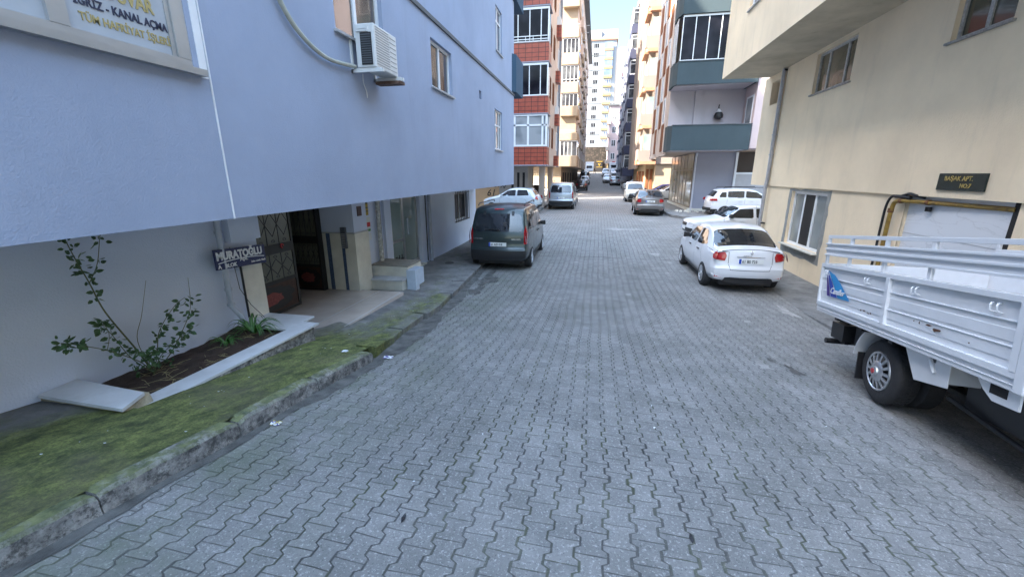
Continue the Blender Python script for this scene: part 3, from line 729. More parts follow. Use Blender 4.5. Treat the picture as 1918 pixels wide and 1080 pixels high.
# ---------------- planter
PL = empty('planter', (-4.1, 3.5, .3), 'long low planter edged with white marble slabs against the blue-grey wall', 'planter')
b = MB()
b.hexa([(-3.66, 2.50, .05), (-3.64, 4.60, .05), (-3.74, 4.60, .05), (-3.76, 2.50, .05), (-3.66, 2.50, .435), (-3.64, 4.60, .435), (-3.74, 4.60, .435), (-3.76, 2.50, .435)])
b.hexa([(-3.74, 4.50, .05), (-4.6, 4.50, .05), (-4.6, 4.60, .05), (-3.74, 4.60, .05), (-3.74, 4.50, .435), (-4.6, 4.50, .435), (-4.6, 4.60, .435), (-3.74, 4.60, .435)])
b.build('base', M['kerb'], PL)
b = MB(); b.hexa([(-3.68, 2.44, .437), (-3.60, 4.66, .437), (-3.84, 4.66, .437), (-3.92, 2.44, .437), (-3.68, 2.44, .462), (-3.60, 4.66, .462), (-3.84, 4.66, .462), (-3.92, 2.44, .462)]); b.build('marble_slab', M['marble_white'], PL)
b = MB(); b.hexa([(-3.845, 4.36, .437), (-3.845, 4.90, .437), (-4.6, 4.90, .437), (-4.6, 4.36, .437), (-3.845, 4.36, .46), (-3.845, 4.90, .46), (-4.6, 4.90, .46), (-4.6, 4.36, .46)]); b.build('marble_slab', M['marble_white'], PL)
b = MB(); b.hexa([(-3.66, 2.28, .55), (-3.76, 2.53, .55), (-4.6, 2.59, .56), (-4.58, 2.30, .56), (-3.66, 2.28, .578), (-3.76, 2.53, .578), (-4.6, 2.59, .588), (-4.58, 2.30, .588)]); b.build('marble_slab', M['marble_white'], PL)
b = MB(); b.hexa([(-3.70, 2.32, .3), (-3.73, 2.60, .3), (-4.6, 2.60, .3), (-4.6, 2.32, .3), (-3.70, 2.32, .549), (-3.78, 2.58, .549), (-4.6, 2.60, .559), (-4.6, 2.32, .559)])
b.build('mortar_bed', mat('yellowish_mortar', (.34, .30, .21), .95, .3, 14, bump=.5, bs=50), PL)
# soil
def soil_mat():
    t = NT('planter_soil'); P = t.pos()
    c = t.mix(t.ramp(t.noise(9, P, 6, .8), .3, .7), c4((.030, .018, .013)), c4((.095, .06, .045))); t.put(t.b.inputs['Base Color'], c)
    t.b.inputs['Roughness'].default_value = 1; t.bump(t.noise(40, P, 6, .8), 1, .03); return t.m
M['soil'] = soil_mat()
b = MB(); nx_, ny_ = 10, 24
for i in range(ny_ + 1):
    for j in range(nx_ + 1):
        y = 2.52 + 1.99 * i / ny_; x = -4.6 + (-3.74 + 4.6) * j / nx_
        b.v.append((x, y, .405 + .03 * math.sin(3 * y) * math.sin(5 * x) + rnd(-.012, .012) + .03 * (1 - j / nx_)))
b.f = [(i * (nx_ + 1) + j, i * (nx_ + 1) + j + 1, (i + 1) * (nx_ + 1) + j + 1, (i + 1) * (nx_ + 1) + j) for i in range(ny_) for j in range(nx_)]; b.mi = [0] * len(b.f)
tag(b.build('soil', M['soil'], None, smooth=True), kind='structure')
# rose bush
M['leaf'] = mat('rose_leaf', (.045, .10, .035), .5, .6, 30)
M['leaf2'] = mat('lily_leaf', (.05, .14, .025), .4, .4, 25)
M['stem'] = mat('rose_stem', (.09, .10, .045), .7, .3, 30)
M['straw'] = mat('dry_straw', (.32, .27, .13), .8, .3, 30)
RB = empty('rose_bush', (-4.42, 3.0, .42), 'tall sparse rose bush in the near end of the planter against the wall', 'rose bush')
st = MB(); lf = MB(); rr = random.Random(5)
def leafq(mb, c, d, s):
    d = Vector(d).normalized(); a = d.orthogonal().normalized(); a.rotate(Matrix.Rotation(rr.uniform(0, 6.28), 3, d))
    n = d.cross(a); c = Vector(c)
    p = [c, c + d * s * .35 + a * s * .36 + n * s * .08, c + d * s * .8 + a * s * .28 + n * .05 * s, c + d * s * 1.12, c + d * s * .8 - a * s * .28 + n * .05 * s, c + d * s * .35 - a * s * .36 + n * .08 * s, c + d * s * .6 - n * s * .05]
    mb.add(p, [(0, 1, 6), (1, 2, 6), (2, 3, 6), (3, 4, 6), (4, 5, 6), (5, 0, 6)])
def spray(c, n=5, s=.048):
    for k in range(n):
        d = Vector((rr.uniform(-.6, 1), rr.uniform(-1, 1), rr.uniform(-.8, .5))); c2 = Vector(c) + d.normalized() * rr.uniform(.0, .055)
        leafq(lf, c2, d, s * rr.uniform(.7, 1.25))
def branch(P, r0, r1, leaves, dens=1.0):
    pts = cat(P, 6); k = len(pts); st.tube(pts, [r0 + (r1 - r0) * i / k for i in range(k)], 5)
    for i, p in enumerate(pts):
        t = i / k
        if any(a <= t <= c for a, c in leaves) and rr.random() < .62 * dens: spray(p, rr.choice((3, 5, 5)))
B0 = (-4.38, 3.08, .42)
branch([B0, (-4.40, 3.0, .70), (-4.46, 2.86, 1.15), (-4.46, 2.80, 1.45), (-4.42, 2.72, 1.70), (-4.42, 2.68, 1.93)], .009, .003, [(.48, 1)], 1.1)
branch([(-4.46, 2.80, 1.45), (-4.4, 2.86, 1.62), (-4.38, 2.92, 1.85), (-4.36, 2.96, 1.98)], .004, .002, [(.2, 1)], .9)
branch([B0, (-4.34, 2.95, .62), (-4.28, 2.68, .86), (-4.22, 2.44, 1.02), (-4.2, 2.34, 1.08)], .006, .002, [(.35, .5), (.62, 1)], 1.3)
branch([(-4.28, 2.68, .86), (-4.3, 2.74, 1.0), (-4.32, 2.72, 1.14)], .003, .002, [(.4, 1)], 1)
branch([B0, (-4.42, 2.94, .66), (-4.42, 2.84, .93), (-4.40, 2.76, 1.08)], .005, .002, [(.3, 1)], 1.1)
branch([B0, (-4.36, 3.14, .62), (-4.34, 3.20, .85), (-4.32, 3.38, 1.05), (-4.3, 3.5, 1.12)], .006, .002, [(.3, 1)], .9)
branch([B0, (-4.32, 3.24, .58), (-4.3, 3.40, .78), (-4.28, 3.52, 1.0), (-4.3, 3.58, 1.32)], .006, .002, [(.25, .8), (.93, 1)], 1.2)
branch([B0, (-4.4, 3.02, .8), (-4.38, 3.1, 1.05), (-4.36, 3.2, 1.38)], .004, .0015, [(.85, 1)], .8)
branch([B0, (-4.3, 3.12, .6), (-4.25, 3.28, .72), (-4.22, 3.46, .8)], .005, .002, [(.2, 1)], 1.2)
branch([B0, (-4.3, 3.0, .55), (-4.22, 2.96, .7), (-4.18, 2.86, .78)], .005, .002, [(.2, 1)], 1.2)
for k in range(9): spray((-4.36 + rr.uniform(-.06, .12), 3.06 + rr.uniform(-.16, .2), .5 + rr.uniform(0, .25)), 5)
st.build('stem', M['stem'], RB, smooth=True); lf.build('foliage', M['leaf'], RB, fixn=False)
def lily(x, y, n, L_, lab, m=None, seed=1):
    e = empty('lily_plant', (x, y, .42), lab, 'plant', 'leafy plants in the planter'); b = MB(); q = random.Random(seed)
    for k in range(n):
        a = q.uniform(0, 6.28); l = L_ * q.uniform(.6, 1.15); wd = .013; h = q.uniform(.6, 1.1)
        P = []
        for i in range(7):
            t = i / 6; r_ = l * t * .75; z = .43 + l * h * (1.5 * t - 1.35 * t * t)
            P.append((Vector((x + .03 * math.cos(a) + r_ * math.cos(a), y + r_ * math.sin(a), max(z, .44))), wd * (1 - t ** 2) + .001))
        sd = Vector((-math.sin(a), math.cos(a), 0)); nn = len(b.v)
        for p, ww in P: b.v += [tuple(p + sd * ww), tuple(p - Vector((0, 0, ww * .5))), tuple(p - sd * ww)]
        for i in range(6): b.f += [(nn + 3 * i, nn + 3 * i + 1, nn + 3 * i + 4, nn + 3 * i + 3), (nn + 3 * i + 1, nn + 3 * i + 2, nn + 3 * i + 5, nn + 3 * i + 4)]; b.mi += [0, 0]
    b.build('leaf_blade', m or M['leaf2'], e, fixn=False)
lily(-4.22, 4.22, 34, .42, 'largest clump of strappy green leaves at the foot of the downpipe', seed=2)
lily(-4.28, 3.86, 20, .26, 'smaller clump of strappy green leaves just nearer the rose bush than the largest clump', seed=4)
b = MB(); q = random.Random(9)
for k in range(46):
    x, y, a, l = q.uniform(-4.4, -3.82), q.uniform(2.75, 4.2), q.uniform(0, 6.28), q.uniform(.06, .22)
    z = .425 + q.uniform(.0, .025); b.tube([(x, y, z), (x + l * .5 * math.cos(a), y + l * .5 * math.sin(a), z + q.uniform(.0, .03)), (x + l * math.cos(a), y + l * math.sin(a), z + .0)], .0022, 4)
tag(b.build('dry_grass', M['straw'], None), kind='stuff')

# steps / low seat by the shop door
LW = empty('entrance_step', (-4.6, 8.6, -.12), 'cream marble step and low ledge beside the shop door', 'step')
b = MB(); b.hexa([(-4.95, 8.24, -.3), (-4.14, 8.24, -.3), (-4.14, 8.56, -.3), (-4.95, 8.56, -.3), (-4.95, 8.24, .1), (-4.14, 8.24, .1), (-4.14, 8.56, .1), (-4.95, 8.56, .1)]); b.build('step', M['marble'], LW)
b = MB(); b.box(-4.96, -4.12, 8.22, 8.57, .102, .135); b.build('tread', M['marble_white'], LW)
b = MB(); b.box(-5.05, -4.15, 8.56, 9.3, -.3, .36); b.build('ledge', M['marble'], LW)
b = MB(); b.box(-5.06, -4.13, 8.55, 9.31, .362, .38); b.build('coping', mat('dull_concrete', (.26, .24, .2), .9, .2, 8), LW)
b = MB(); b.box(-4.11, -3.90, 8.42, 8.62, -.25, .32); b.box(-4.11, -3.90, 8.62, 8.9, -.05, .315); b.build('end_block', mat('pale_blue_block', (.46, .53, .62), .5, .1, 6), LW)

# ================================================================== beige building, right
R1 = empty('apartment_building', (5.6, 4, 0), 'beige rendered apartment building with a deep overhang on the right of the street', 'apartment building')
WG, WU = FX(5.56, -1), FX(5.51, -1)
wall(R1, WG, -5, 15.68, -.6, 2.03, [(6.84, 9.0, -.6, 2.03, .02), (11.72, 13.68, .44, 1.93, .14)], M['beige_stucco'], 'wall')
wall(R1, WU, -5, 17.05, 2.03, 5.52, [(11.65, 13.45, 4.44, 5.42, .16), (7.72, 8.82, 4.46, 5.4, .16), (15.75, 16.4, 4.6, 5.3, .35), (3.0, 4.6, 4.44, 5.4, .16)], M['beige_stucco'], 'wall')
b = MB(); b.quad((5.51, -5, 2.03), (5.51, 17.05, 2.03), (5.56, 15.68, 2.03), (5.56, -5, 2.03)); b.quad((5.51, 17.05, 2.03), (5.51, 17.05, 5.5), (16, 17.05, 5.5), (16, 17.05, 2.03))
b.quad((5.51, 15.68, 2.03), (5.51, 17.05, 2.03), (16, 17.05, 2.03), (16, 15.68, 2.03)); b.quad((5.56, 15.68, -.6), (16, 15.68, -.6), (16, 15.68, 2.03), (5.56, 15.68, 2.03)); b.build('wall', M['beige_stucco'], R1, fixn=False)
OV = FX(4.0, -1)
hl = [(1.2, 2.9, 6.9, 8.2), (8.2, 9.8, 6.9, 8.2), (13.2, 14.6, 6.9, 8.2)]
wall(R1, OV, -5, 16.68, 5.52, 8.9, hl, M['beige_stucco'], 'wall')
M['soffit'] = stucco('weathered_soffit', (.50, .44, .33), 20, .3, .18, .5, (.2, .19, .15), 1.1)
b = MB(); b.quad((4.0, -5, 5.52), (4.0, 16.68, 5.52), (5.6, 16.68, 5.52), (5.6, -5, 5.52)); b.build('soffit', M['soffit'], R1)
b = MB(); b.quad((4.0, 16.68, 5.52), (16, 16.68, 5.52), (16, 16.68, 8.9), (4.0, 16.68, 8.9)); b.quad((4.0, -5, -.5), (16, -5, -.5), (16, -5, 8.9), (4.0, -5, 8.9)); b.build('wall', M['beige_stucco'], R1)
b = MB(); b.box(3.7, 16.2, -5.2, 16.9, 8.9, 9.2); b.build('roof', M['grey_line'], R1)
for h in hl: window(R1, OV, *h, .12, (.5,), .06, gm=M['glass'])
M['taped'] = mat('taped_window_frame', (.42, .42, .41), .5, .3, 25, dirt=.5, dirtcol=(.2, .2, .2))
M['stone'] = mat('rough_stone_sill', (.30, .29, .27), .8, .3, 20, bump=.5, bs=60)
window(R1, WU, 11.65, 13.45, 4.44, 5.42, .13, (.27, .72), .06, fm=M['taped'], gm=glassmat('amber_dim_glass', (.10, .085, .055), .12, (.16, .14, .10)), sm=M['stone'])
window(R1, WU, 7.72, 8.82, 4.46, 5.4, .13, (.5,), .06, fm=M['taped'], gm=glassmat('olive_dim_glass', (.045, .05, .035), .1, (.1, .1, .085)), sm=M['stone'])
window(R1, WU, 3.0, 4.6, 4.44, 5.4, .13, (.5,), .06, fm=M['taped'], sm=M['stone'])
b = MB(); b.fbox(WU, 15.75, 16.4, 4.6, 5.3, .34, .35); b.build('vent_back', M['dark'], R1)
# low window: two closed leaves, the middle one open
WL_ = window(R1, WG, 11.72, 13.68, .44, 1.93, .13, (.36, .67), .07, gm=glassmat('lace_curtain_glass', (.14, .16, .16), .18, (.24, .26, .25)), sm=M['marble'], sd=.13)
b = MB(); b.fbox(WG, 12.46, 12.99, .50, 1.88, .085, .10); b.build('open_gap', M['dark'], WL_)
b = MB(); M['rawmortar'] = mat('grey_raw_mortar', (.27, .275, .26), .9, .15, 8, bump=.4, bs=50)
rr = random.Random(4); n = 60; outer = []
def edge(u0, u1, z0, z1, k):
    P = [(u0, z0), (u1, z0), (u1, z1), (u0, z1)]; out = []
    for i in range(4):
        a, c = P[i], P[(i + 1) % 4]
        for j in range(k): out.append((a[0] + (c[0] - a[0]) * j / k, a[1] + (c[1] - a[1]) * j / k))
    return out
ou = [(u + rr.uniform(-.03, .03), z + rr.uniform(-.03, .03)) for u, z in edge(11.56, 13.84, .18, 2.0, 10)]; inn = edge(11.72, 13.68, .44, 1.93, 10)
for i in range(40):
    j = (i + 1) % 40; b.quad(WG(*[ou[i][0], -.003, ou[i][1]]), WG(ou[j][0], -.003, ou[j][1]), WG(inn[j][0], -.003, inn[j][1]), WG(inn[i][0], -.003, inn[i][1]))
b.build('mortar_surround', M['rawmortar'], R1, fixn=False)
# doorway recess clad in white marble
M['veined'] = None
def veined():
    t = NT('veined_white_marble'); P = t.pos(); m = t.math
    n = t.node('ShaderNodeTexNoise'); n.inputs['Scale'].default_value = 1.6; n.inputs['Detail'].default_value = 6; n.inputs['Distortion'].default_value = .6
    mp = t.node('ShaderNodeMapping'); mp.inputs['Rotation'].default_value = (R(35), 0, 0); mp.inputs['Scale'].default_value = (1, .8, 2.6); t.l.new(P, mp.inputs['Vector']); t.l.new(mp.outputs[0], n.inputs['Vector'])
    v = m('ABSOLUTE', m('SUBTRACT', n.outputs['Fac'], .5)); f = m('MULTIPLY', t.ramp(v, .016, 0), .28)
    t.put(t.b.inputs['Base Color'], t.mix(f, c4((.66, .68, .71)), c4((.33, .33, .35)))); t.b.inputs['Roughness'].default_value = .2; return t.m
M['veined'] = veined()
b = MB()
b.quad((5.63, 6.9, -.6), (5.63, 9.0, -.6), (5.63, 9.0, 2.03), (5.63, 6.9, 2.03)); b.build('marble_cladding', M['veined'], R1)
b = MB(); b.box(5.624, 5.631, 6.9, 8.99, 1.36, 1.366); b.build('cladding_joint', M['sill'], R1)
b = MB(); b.quad((5.57, 9.0, -.6), (5.64, 9.0, -.6), (5.64, 9.0, 2.03), (5.57, 9.0, 2.03)); b.quad((5.58, 9.0, 2.028), (6.4, 9.0, 2.028), (6.4, 6.84, 2.028), (5.58, 6.84, 2.028)); b.build('doorway_reveal', M['beige_stucco'], R1, fixn=False)
b = MB(); b.box(5.58, 6.4, 6.74, 6.9, -.6, 2.03); b.box(5.60, 5.9, 6.84, 6.97, -.6, 2.03); b.build('door_frame', M['dark'], R1)
M['rustc'] = mat('rusty_collar', (.16, .07, .03), .8, .4, 30)
M['gas'] = mat('yellow_gas_pipe', (.27, .17, .03), .5, .3, 12, dirt=.8, dirtcol=(.12, .05, .02))
GP = empty('gas_pipe', (5.47, 9.2, -.3), 'yellow gas pipe rising beside the marble doorway and turning over its top', 'pipe')
b = MB(); b.tube(cat([(5.46, 9.18, -.3), (5.46, 9.18, 1.2), (5.46, 9.16, 1.80), (5.47, 9.06, 1.92), (5.5, 8.9, 1.93), (5.56, 8.6, 1.93), (5.60, 7.8, 1.93), (5.62, 6.95, 1.93)], 6), .036, 10); b.build('pipe', M['gas'], GP, smooth=True)
for p, q in (((5.46, 9.18, 1.70), (5.46, 9.18, 1.78)), ((5.57, 8.50, 1.93), (5.57, 8.44, 1.93)), ((5.48, 9.02, 1.925), (5.49, 8.97, 1.93))): b = MB(); b.tube([p, q], .047, 10); b.build('collar', M['rustc'], GP)
b = MB(); b.box(5.56, 5.63, 8.44, 8.50, 1.80, 1.84); b.box(5.56, 5.60, 8.40, 8.5, 1.78, 1.86); b.build('bracket', M['ink'], GP)
b = MB(); b.tube(cat([(5.50, 9.42, -.2), (5.50, 9.42, 1.2), (5.50, 9.41, 1.78), (5.50, 9.30, 1.99), (5.50, 9.1, 2.0), (5.49, 8.85, 2.06), (5.49, 8.7, 2.04), (5.6, 8.6, 2.0)], 5), .022, 8)
b.tube(cat([(5.50, 9.2, 2.0), (5.48, 9.0, 2.0), (5.5, 8.8, 1.99)], 5), .03, 8)
tag(b.build('cable', M['ink'], None, top=True, smooth=True), 'black cable running up the beige wall beside the yellow gas pipe', 'cable')
DP = empty('downpipe', (5.47, 15.3, -.3), 'grey drainpipe on the corner of the beige building from soffit to ground', 'drainpipe')
pipe(DP, [(5.44, 15.36, 5.5), (5.44, 15.36, 2.2), (5.44, 15.42, 1.9), (5.44, 15.42, -.3)], .055, mat('grey_drainpipe', (.36, .37, .40), .45, .12, 10), 'pipe', (3.6, 3.0, .85))
b = MB(); b.box(5.44, 5.56, 15.3, 15.5, .80, .84); b.box(5.42, 5.53, 15.3, 15.42, 5.44, 5.49); b.build('bracket', M['iron'], DP)
# plaque
PQ = empty('name_plaque', (5.5, 7.85, 2.1), 'dark stone name plaque with gold capitals on the beige wall above the doorway', 'plaque')
b = MB(); b.fbox(WU, 7.37, 8.26, 2.15, 2.41, -.03, -.0); b.build('board', mat('dark_green_stone', (.012, .022, .022), .25, .2, 20), PQ, bevel=.004)
text(PQ, 'BAŞAK APT.', WU, 8.13, 2.30, .098, M['gold'], -1, -.034, .0012, sx=1.02)
text(PQ, 'NO:7', WU, 7.80, 2.195, .088, M['gold'], -1, -.034, .0012, sx=1.0)
b = MB(); b.fbox(WG, 6.40, 6.52, 1.50, 1.70, -.06, 0, 0); b.fbox(WG, 6.42, 6.50, 1.52, 1.56, -.065, -.06, 1); tag(b.build('alarm_box', [mat('red_box', (.25, .01, .05), .4, .1), M['dark']], None, top=True), 'small dark red box on the beige wall just right of the marble doorway', 'alarm box')
# right hand pavement strip under the truck
b = MB(); A = [-14 + i * .5 for i in range(0, 62)]
for y in A:
    xk = 3.98 if y < 6 else 3.98 + (y - 6) * .08; h = .13 * max(0, min(1, (9 - y) / 3)) + .012
    b.v += [(xk, y, rz(xk, y) - .05), (xk + .01, y, rz(xk, y) + h - .01), (xk + .05, y, rz(xk, y) + h), (5.7, y, gz(y) + h + .02)]
b.f = [(i * 4 + j, i * 4 + j + 1, i * 4 + 5 + j, i * 4 + 4 + j) for i in range(len(A) - 1) for j in range(3)]; b.mi = [0] * len(b.f)
tag(b.build('pavement', M['pave_plain'], None, smooth=False), kind='structure')

# ================================================================== flatbed truck
TR = empty('flatbed_truck', (2.89, 4.25, .17), 'white flatbed truck with slatted drop sides and blue sail decal, cut by the right edge', 'truck', local=True)
dx_ = Vector((.0796, .9968, -.128)).normalized(); dz_ = Vector((0, 0, 1)); dy_ = dz_.cross(dx_).normalized(); dz_ = dx_.cross(dy_)
Mx = Matrix((dx_, dy_, dz_)).transposed(); TR.rotation_euler = Mx.to_euler()
# local: x rearward, y towards the street, z up; rear wheel contact at origin
TW = paint('truck_white_paint', (.70, .72, .745), 0, .38, .25)
TWd = TW
y1, y0 = .10, -1.62
def side_panel(parent, yo, sgn, full=True):
    # lower drop side 0.75..1.33, from x=-1.42 to 1.56
    b = MB(); t = .035; ya, yb = (yo - t, yo) if sgn > 0 else (yo, yo + t)
    out = yo
    def rib(z0_, z1_, d):  # corrugation proud by d outward
        return (z0_, z1_, d)
    b.box(-1.42, 1.50, min(ya, yb), max(ya, yb), .80, 1.33)
    def ob(x0, x1, z0_, z1_, d, rec=0):
        if sgn > 0: b.box(x0, x1, yo - .001, yo + d, z0_, z1_)
        else: b.box(x0, x1, yo - d, yo + .001, z0_, z1_)
    # frame members proud
    ob(-1.42, 1.50, 1.285, 1.33, .028); ob(-1.42, 1.50, .80, .85, .028)
    for xx in (-1.42, .03, 1.47): ob(xx, xx + (.06 if xx < 1 else .03), .84, 1.29, .030)
    for z in (.985, 1.15): ob(-1.36, .03, z, z + .010, .012); ob(.09, 1.47, z, z + .010, .012)
    for z in (.90, 1.02): ob(-1.36, .03, z, z + .085, .005); ob(.09, 1.47, z, z + .085, .005)
    s = b.build('drop_side', TW, parent, bevel=.004)
    hk = MB(); ysg = yo + .004 * sgn
    for xx in (-1.20, -.37, .39, 1.30):
        for dd in (0, .055):
            hk.tube([(xx + dd, ysg, 1.19), (xx + dd, ysg + .03 * sgn, 1.20), (xx + dd, ysg + .035 * sgn, 1.235), (xx + dd + .012, ysg + .02 * sgn, 1.25), (xx + dd + .02, ysg, 1.25)], .0065, 5)
    hk.build('rope_hook', TW, s)
    return s
def upper_panel(parent, yo, sgn):
    b = MB(); ya, yb = sorted((yo - .03 * sgn, yo))
    b.box(-1.42, 1.50, ya, yb, 1.43, 1.585)
    for z in (1.43, 1.50, 1.565): 
        q = sorted((yo, yo + .016 * sgn)); b.box(-1.42, 1.50, q[0], q[1], z, z + .022)
    b.box(-1.42, 1.50, ya, yb, 1.645, 1.685)
    for x in (-1.40, -.45, .22, .9, 1.455): b.box(x, x + .045, ya + .002, yb - .002, 1.33, 1.43); b.box(x, x + .045, ya + .002, yb - .002, 1.585, 1.645)
    return b.build('side_extension', TW, parent, bevel=.003)
sp_ = side_panel(TR, y1, 1); side_panel(TR, y0, -1); upper_panel(TR, y1, 1); upper_panel(TR, y0, -1)
b = MB(); b.box(-1.42, 1.50, y0 + .04, y1 - .04, .75, .79); b.build('bed_floor', mat('worn_grey_floor', (.33, .34, .36), .7, .3, 5, obj=True), TR)
b = MB(); b.box(-1.44, 1.51, y1 - .06, y1 + .012, .715, .797); b.box(-1.44, 1.51, y1 - .05, y1 + .02, .752, .76); b.box(-1.44, 1.51, y0 - .012, y0 + .06, .715, .797)
b.build('side_rail', TW, TR, bevel=.004)
b = MB(); b.box(1.502, 1.53, y0, y1, .80, 1.33)
for z in (.9, 1.05, 1.18): b.box(1.529, 1.545, y0 + .05, y1 - .05, z, z + .03)
b.build('tailgate', TW, TR, bevel=.004)
b = MB(); b.box(-1.50, -1.425, y1 - .08, y1 + .035, .72, 1.72); b.box(-1.50, -1.425, y0 - .035, y0 + .08, .72, 1.72); b.box(-1.49, -1.43, y0 + .08, y1 - .08, .76, 1.9)
for z in (1.90,): b.box(-1.50, -1.42, y0, y1, z, z + .05)
b.build('headboard', TW, TR, bevel=.004)
# chassis
b = MB(); b.box(-3.6, 1.35, -.55, -.47, .50, .66); b.box(-3.6, 1.35, -1.08, -1.0, .50, .66)
for x in (-1.2, -.6, .0, .55, 1.1): b.box(x, x + .07, y0 + .06, y1 - .06, .66, .748)
b.tube([(.17, -.1, .33), (.17, -1.42, .33)], .07, 10); b.tube([(.05, -.76, .33), (.29, -.76, .33)], .16, 12); b.box(-.6, .6, -.56, -.48, .37, .41); b.box(-.6, .6, -1.07, -1.0, .37, .41)
b.box(-1.15, -.6, -.5, -.2, .30, .58)
b.tube([(-.5, -.15, .35), (-1.3, -.2, .22)], .02, 6)
b.build('chassis', M['black'], TR)
def truckwheel(parent, x, yo, r=.325, wd=.20, nm='wheel', sg=1):
    prof = [(.20, -.03), (.21, -.0), (.255, .008), (r - .03, .0), (r - .008, -.018), (r, -.04), (r, -wd + .04), (r - .012, -wd + .015), (r - .05, -wd), (.2, -wd)]
    b = MB(); b.lathe_y([(a, q * sg) for a, q in prof], x, yo, r, 40); t = b.build('wheel', M['rubber'], parent, smooth=True)
    g = MB()
    for k in range(44):
        a = 2 * math.pi * k / 44
        for yy in (-.06, -.10, -.14):
            c, s_ = math.cos(a + yy * 2), math.sin(a + yy * 2)
            g.add([(x + (r + e) * math.cos(a + yy * 2 + q), yo + (yy + p_) * sg, r + (r + e) * math.sin(a + yy * 2 + q)) for e in (-.002, .005) for q, p_ in ((-.035, -.014), (.035, -.014), (.035, .014), (-.035, .014))], [(4, 5, 6, 7), (0, 1, 5, 4), (1, 2, 6, 5), (2, 3, 7, 6), (3, 0, 4, 7)])
    g.build('tread', M['rubber'], t)
    h = MB(); n = 14
    h.lathe_y([(.205, -.012 * sg), (.20, .006 * sg), (.186, .010 * sg), (.18, .002 * sg)], x, yo, r, 40)
    for k in range(n):
        a0, a1 = 2 * math.pi * (k - .30) / n, 2 * math.pi * (k + .30) / n
        def P(rad, a, yy): return (x + rad * math.cos(a), yo + yy * sg, r + rad * math.sin(a))
        h.add([P(.09, a0, .02), P(.185, a0 + .05, .004), P(.185, a1 - .05, .004), P(.09, a1, .02), P(.09, a0, 0), P(.185, a0 + .05, -.016), P(.185, a1 - .05, -.016), P(.09, a1, 0)], [(0, 1, 2, 3), (0, 4, 5, 1), (2, 6, 7, 3), (3, 7, 4, 0)])
    h.lathe_y([(.105, .012 * sg), (.095, .024 * sg), (.06, .03 * sg), (.055, .045 * sg), (.04, .05 * sg), (.001, .05 * sg)], x, yo, r, 30)
    h.build('hubcap', M['chrome'], t, smooth=True)
    h = MB(); h.lathe_y([(.19, -.03 * sg), (.001, -.03 * sg)], x, yo, r, 30); h.build('rim', M['black'], t)
    h = MB(); h.lathe_y([(.03, .046 * sg), (.028, .054 * sg), (.001, .055 * sg)], x, yo, r, 20); h.build('centre_cap', M['redlens'], t, smooth=True)
    return t
truckwheel(TR, .22, 0); truckwheel(TR, .22, -1.52, sg=-1); truckwheel(TR, -2.75, -.05, .31); truckwheel(TR, -2.75, -1.47, .31, sg=-1)
b = MB(); b.lathe_y([(.20, -.22), (.29, -.22), (.325, -.25), (.325, -.38), (.2, -.40)], .22, 0, .325, 30); b.build('inner_tyre', M['rubber'], TR, smooth=True)
# mudguards: curved blades fore and aft of the wheel
def guard(a0, a1, r_, m, nm, dy0=-.30, dy1=.05, zend=None):
    b = MB(); n = 8; 
    for i in range(n + 1):
        a = R(a0 + (a1 - a0) * i / n)
        for rr_, yy in ((r_, dy1), (r_, dy0), (r_ + .012, dy0), (r_ + .012, dy1)): b.v.append((.22 + rr_ * math.cos(a), yy, .325 + rr_ * math.sin(a)))
    for i in range(n):
        for j in range(4): b.f.append((i * 4 + j, i * 4 + (j + 1) % 4, i * 4 + 4 + (j + 1) % 4, i * 4 + 4 + j))
    b.f += [(0, 1, 2, 3), (n * 4 + 3, n * 4 + 2, n * 4 + 1, n * 4)]; b.mi = [0] * len(b.f)
    return b.build(nm, m, TR)
guard(8, 52, .42, TW, 'mudguard', -.25, .04)
b = MB(); b.hexa([(-.70, .035, .52), (-.36, .035, .46), (-.38, -.22, .46), (-.72, -.22, .52), (-.70, .035, .715), (-.20, .035, .715), (-.20, -.22, .715), (-.70, -.22, .715)])
b.hexa([(-.76, .04, .50), (-.37, .04, .44), (-.37, .03, .44), (-.76, .03, .50), (-.76, .04, .714), (-.18, .04, .714), (-.18, .03, .714), (-.76, .03, .714)])
b.tube([(-.62, .05, .58), (-.54, .05, .68)], .018, 6)
b.build('mudguard', TW, TR, bevel=.004)
b = MB(); b.box(.58, .595, -.26, .02, .12, .42); b.build('mud_flap', M['black'], TR)
b = MB(); b.box(.72, 1.0, -.75, -.12, .42, .66); b.box(.9, 1.4, -.9, -.2, .36, .42); b.tube([(1.42, -1.45, .34), (1.42, .0, .34)], .035, 8); b.box(1.25, 1.45, -.18, -.14, .34, .66); b.box(1.25, 1.45, -1.36, -1.32, .34, .66); b.box(1.12, 1.42, -.35, -.05, .40, .60); b.build('underrun_bar', M['black'], TR)
b = MB()  # bracket hanging at the front of the bed
P = [(-1.06, .716), (-1.13, .64), (-1.22, .585), (-1.42, .59), (-1.42, .716)]
for yy in (.06, .075): b.v += [(x, yy, z) for x, z in P]
b.f = [(0, 1, 2, 3, 4), (9, 8, 7, 6, 5)] + [(i, (i + 1) % 5, 5 + (i + 1) % 5, 5 + i) for i in range(5)]; b.mi = [0] * 7
br = b.build('step_bracket', TW, TR)
b = MB(); b.box(-1.33, -1.19, .0745, .078, .635, .70); b.build('bracket_opening', M['dark'], br)
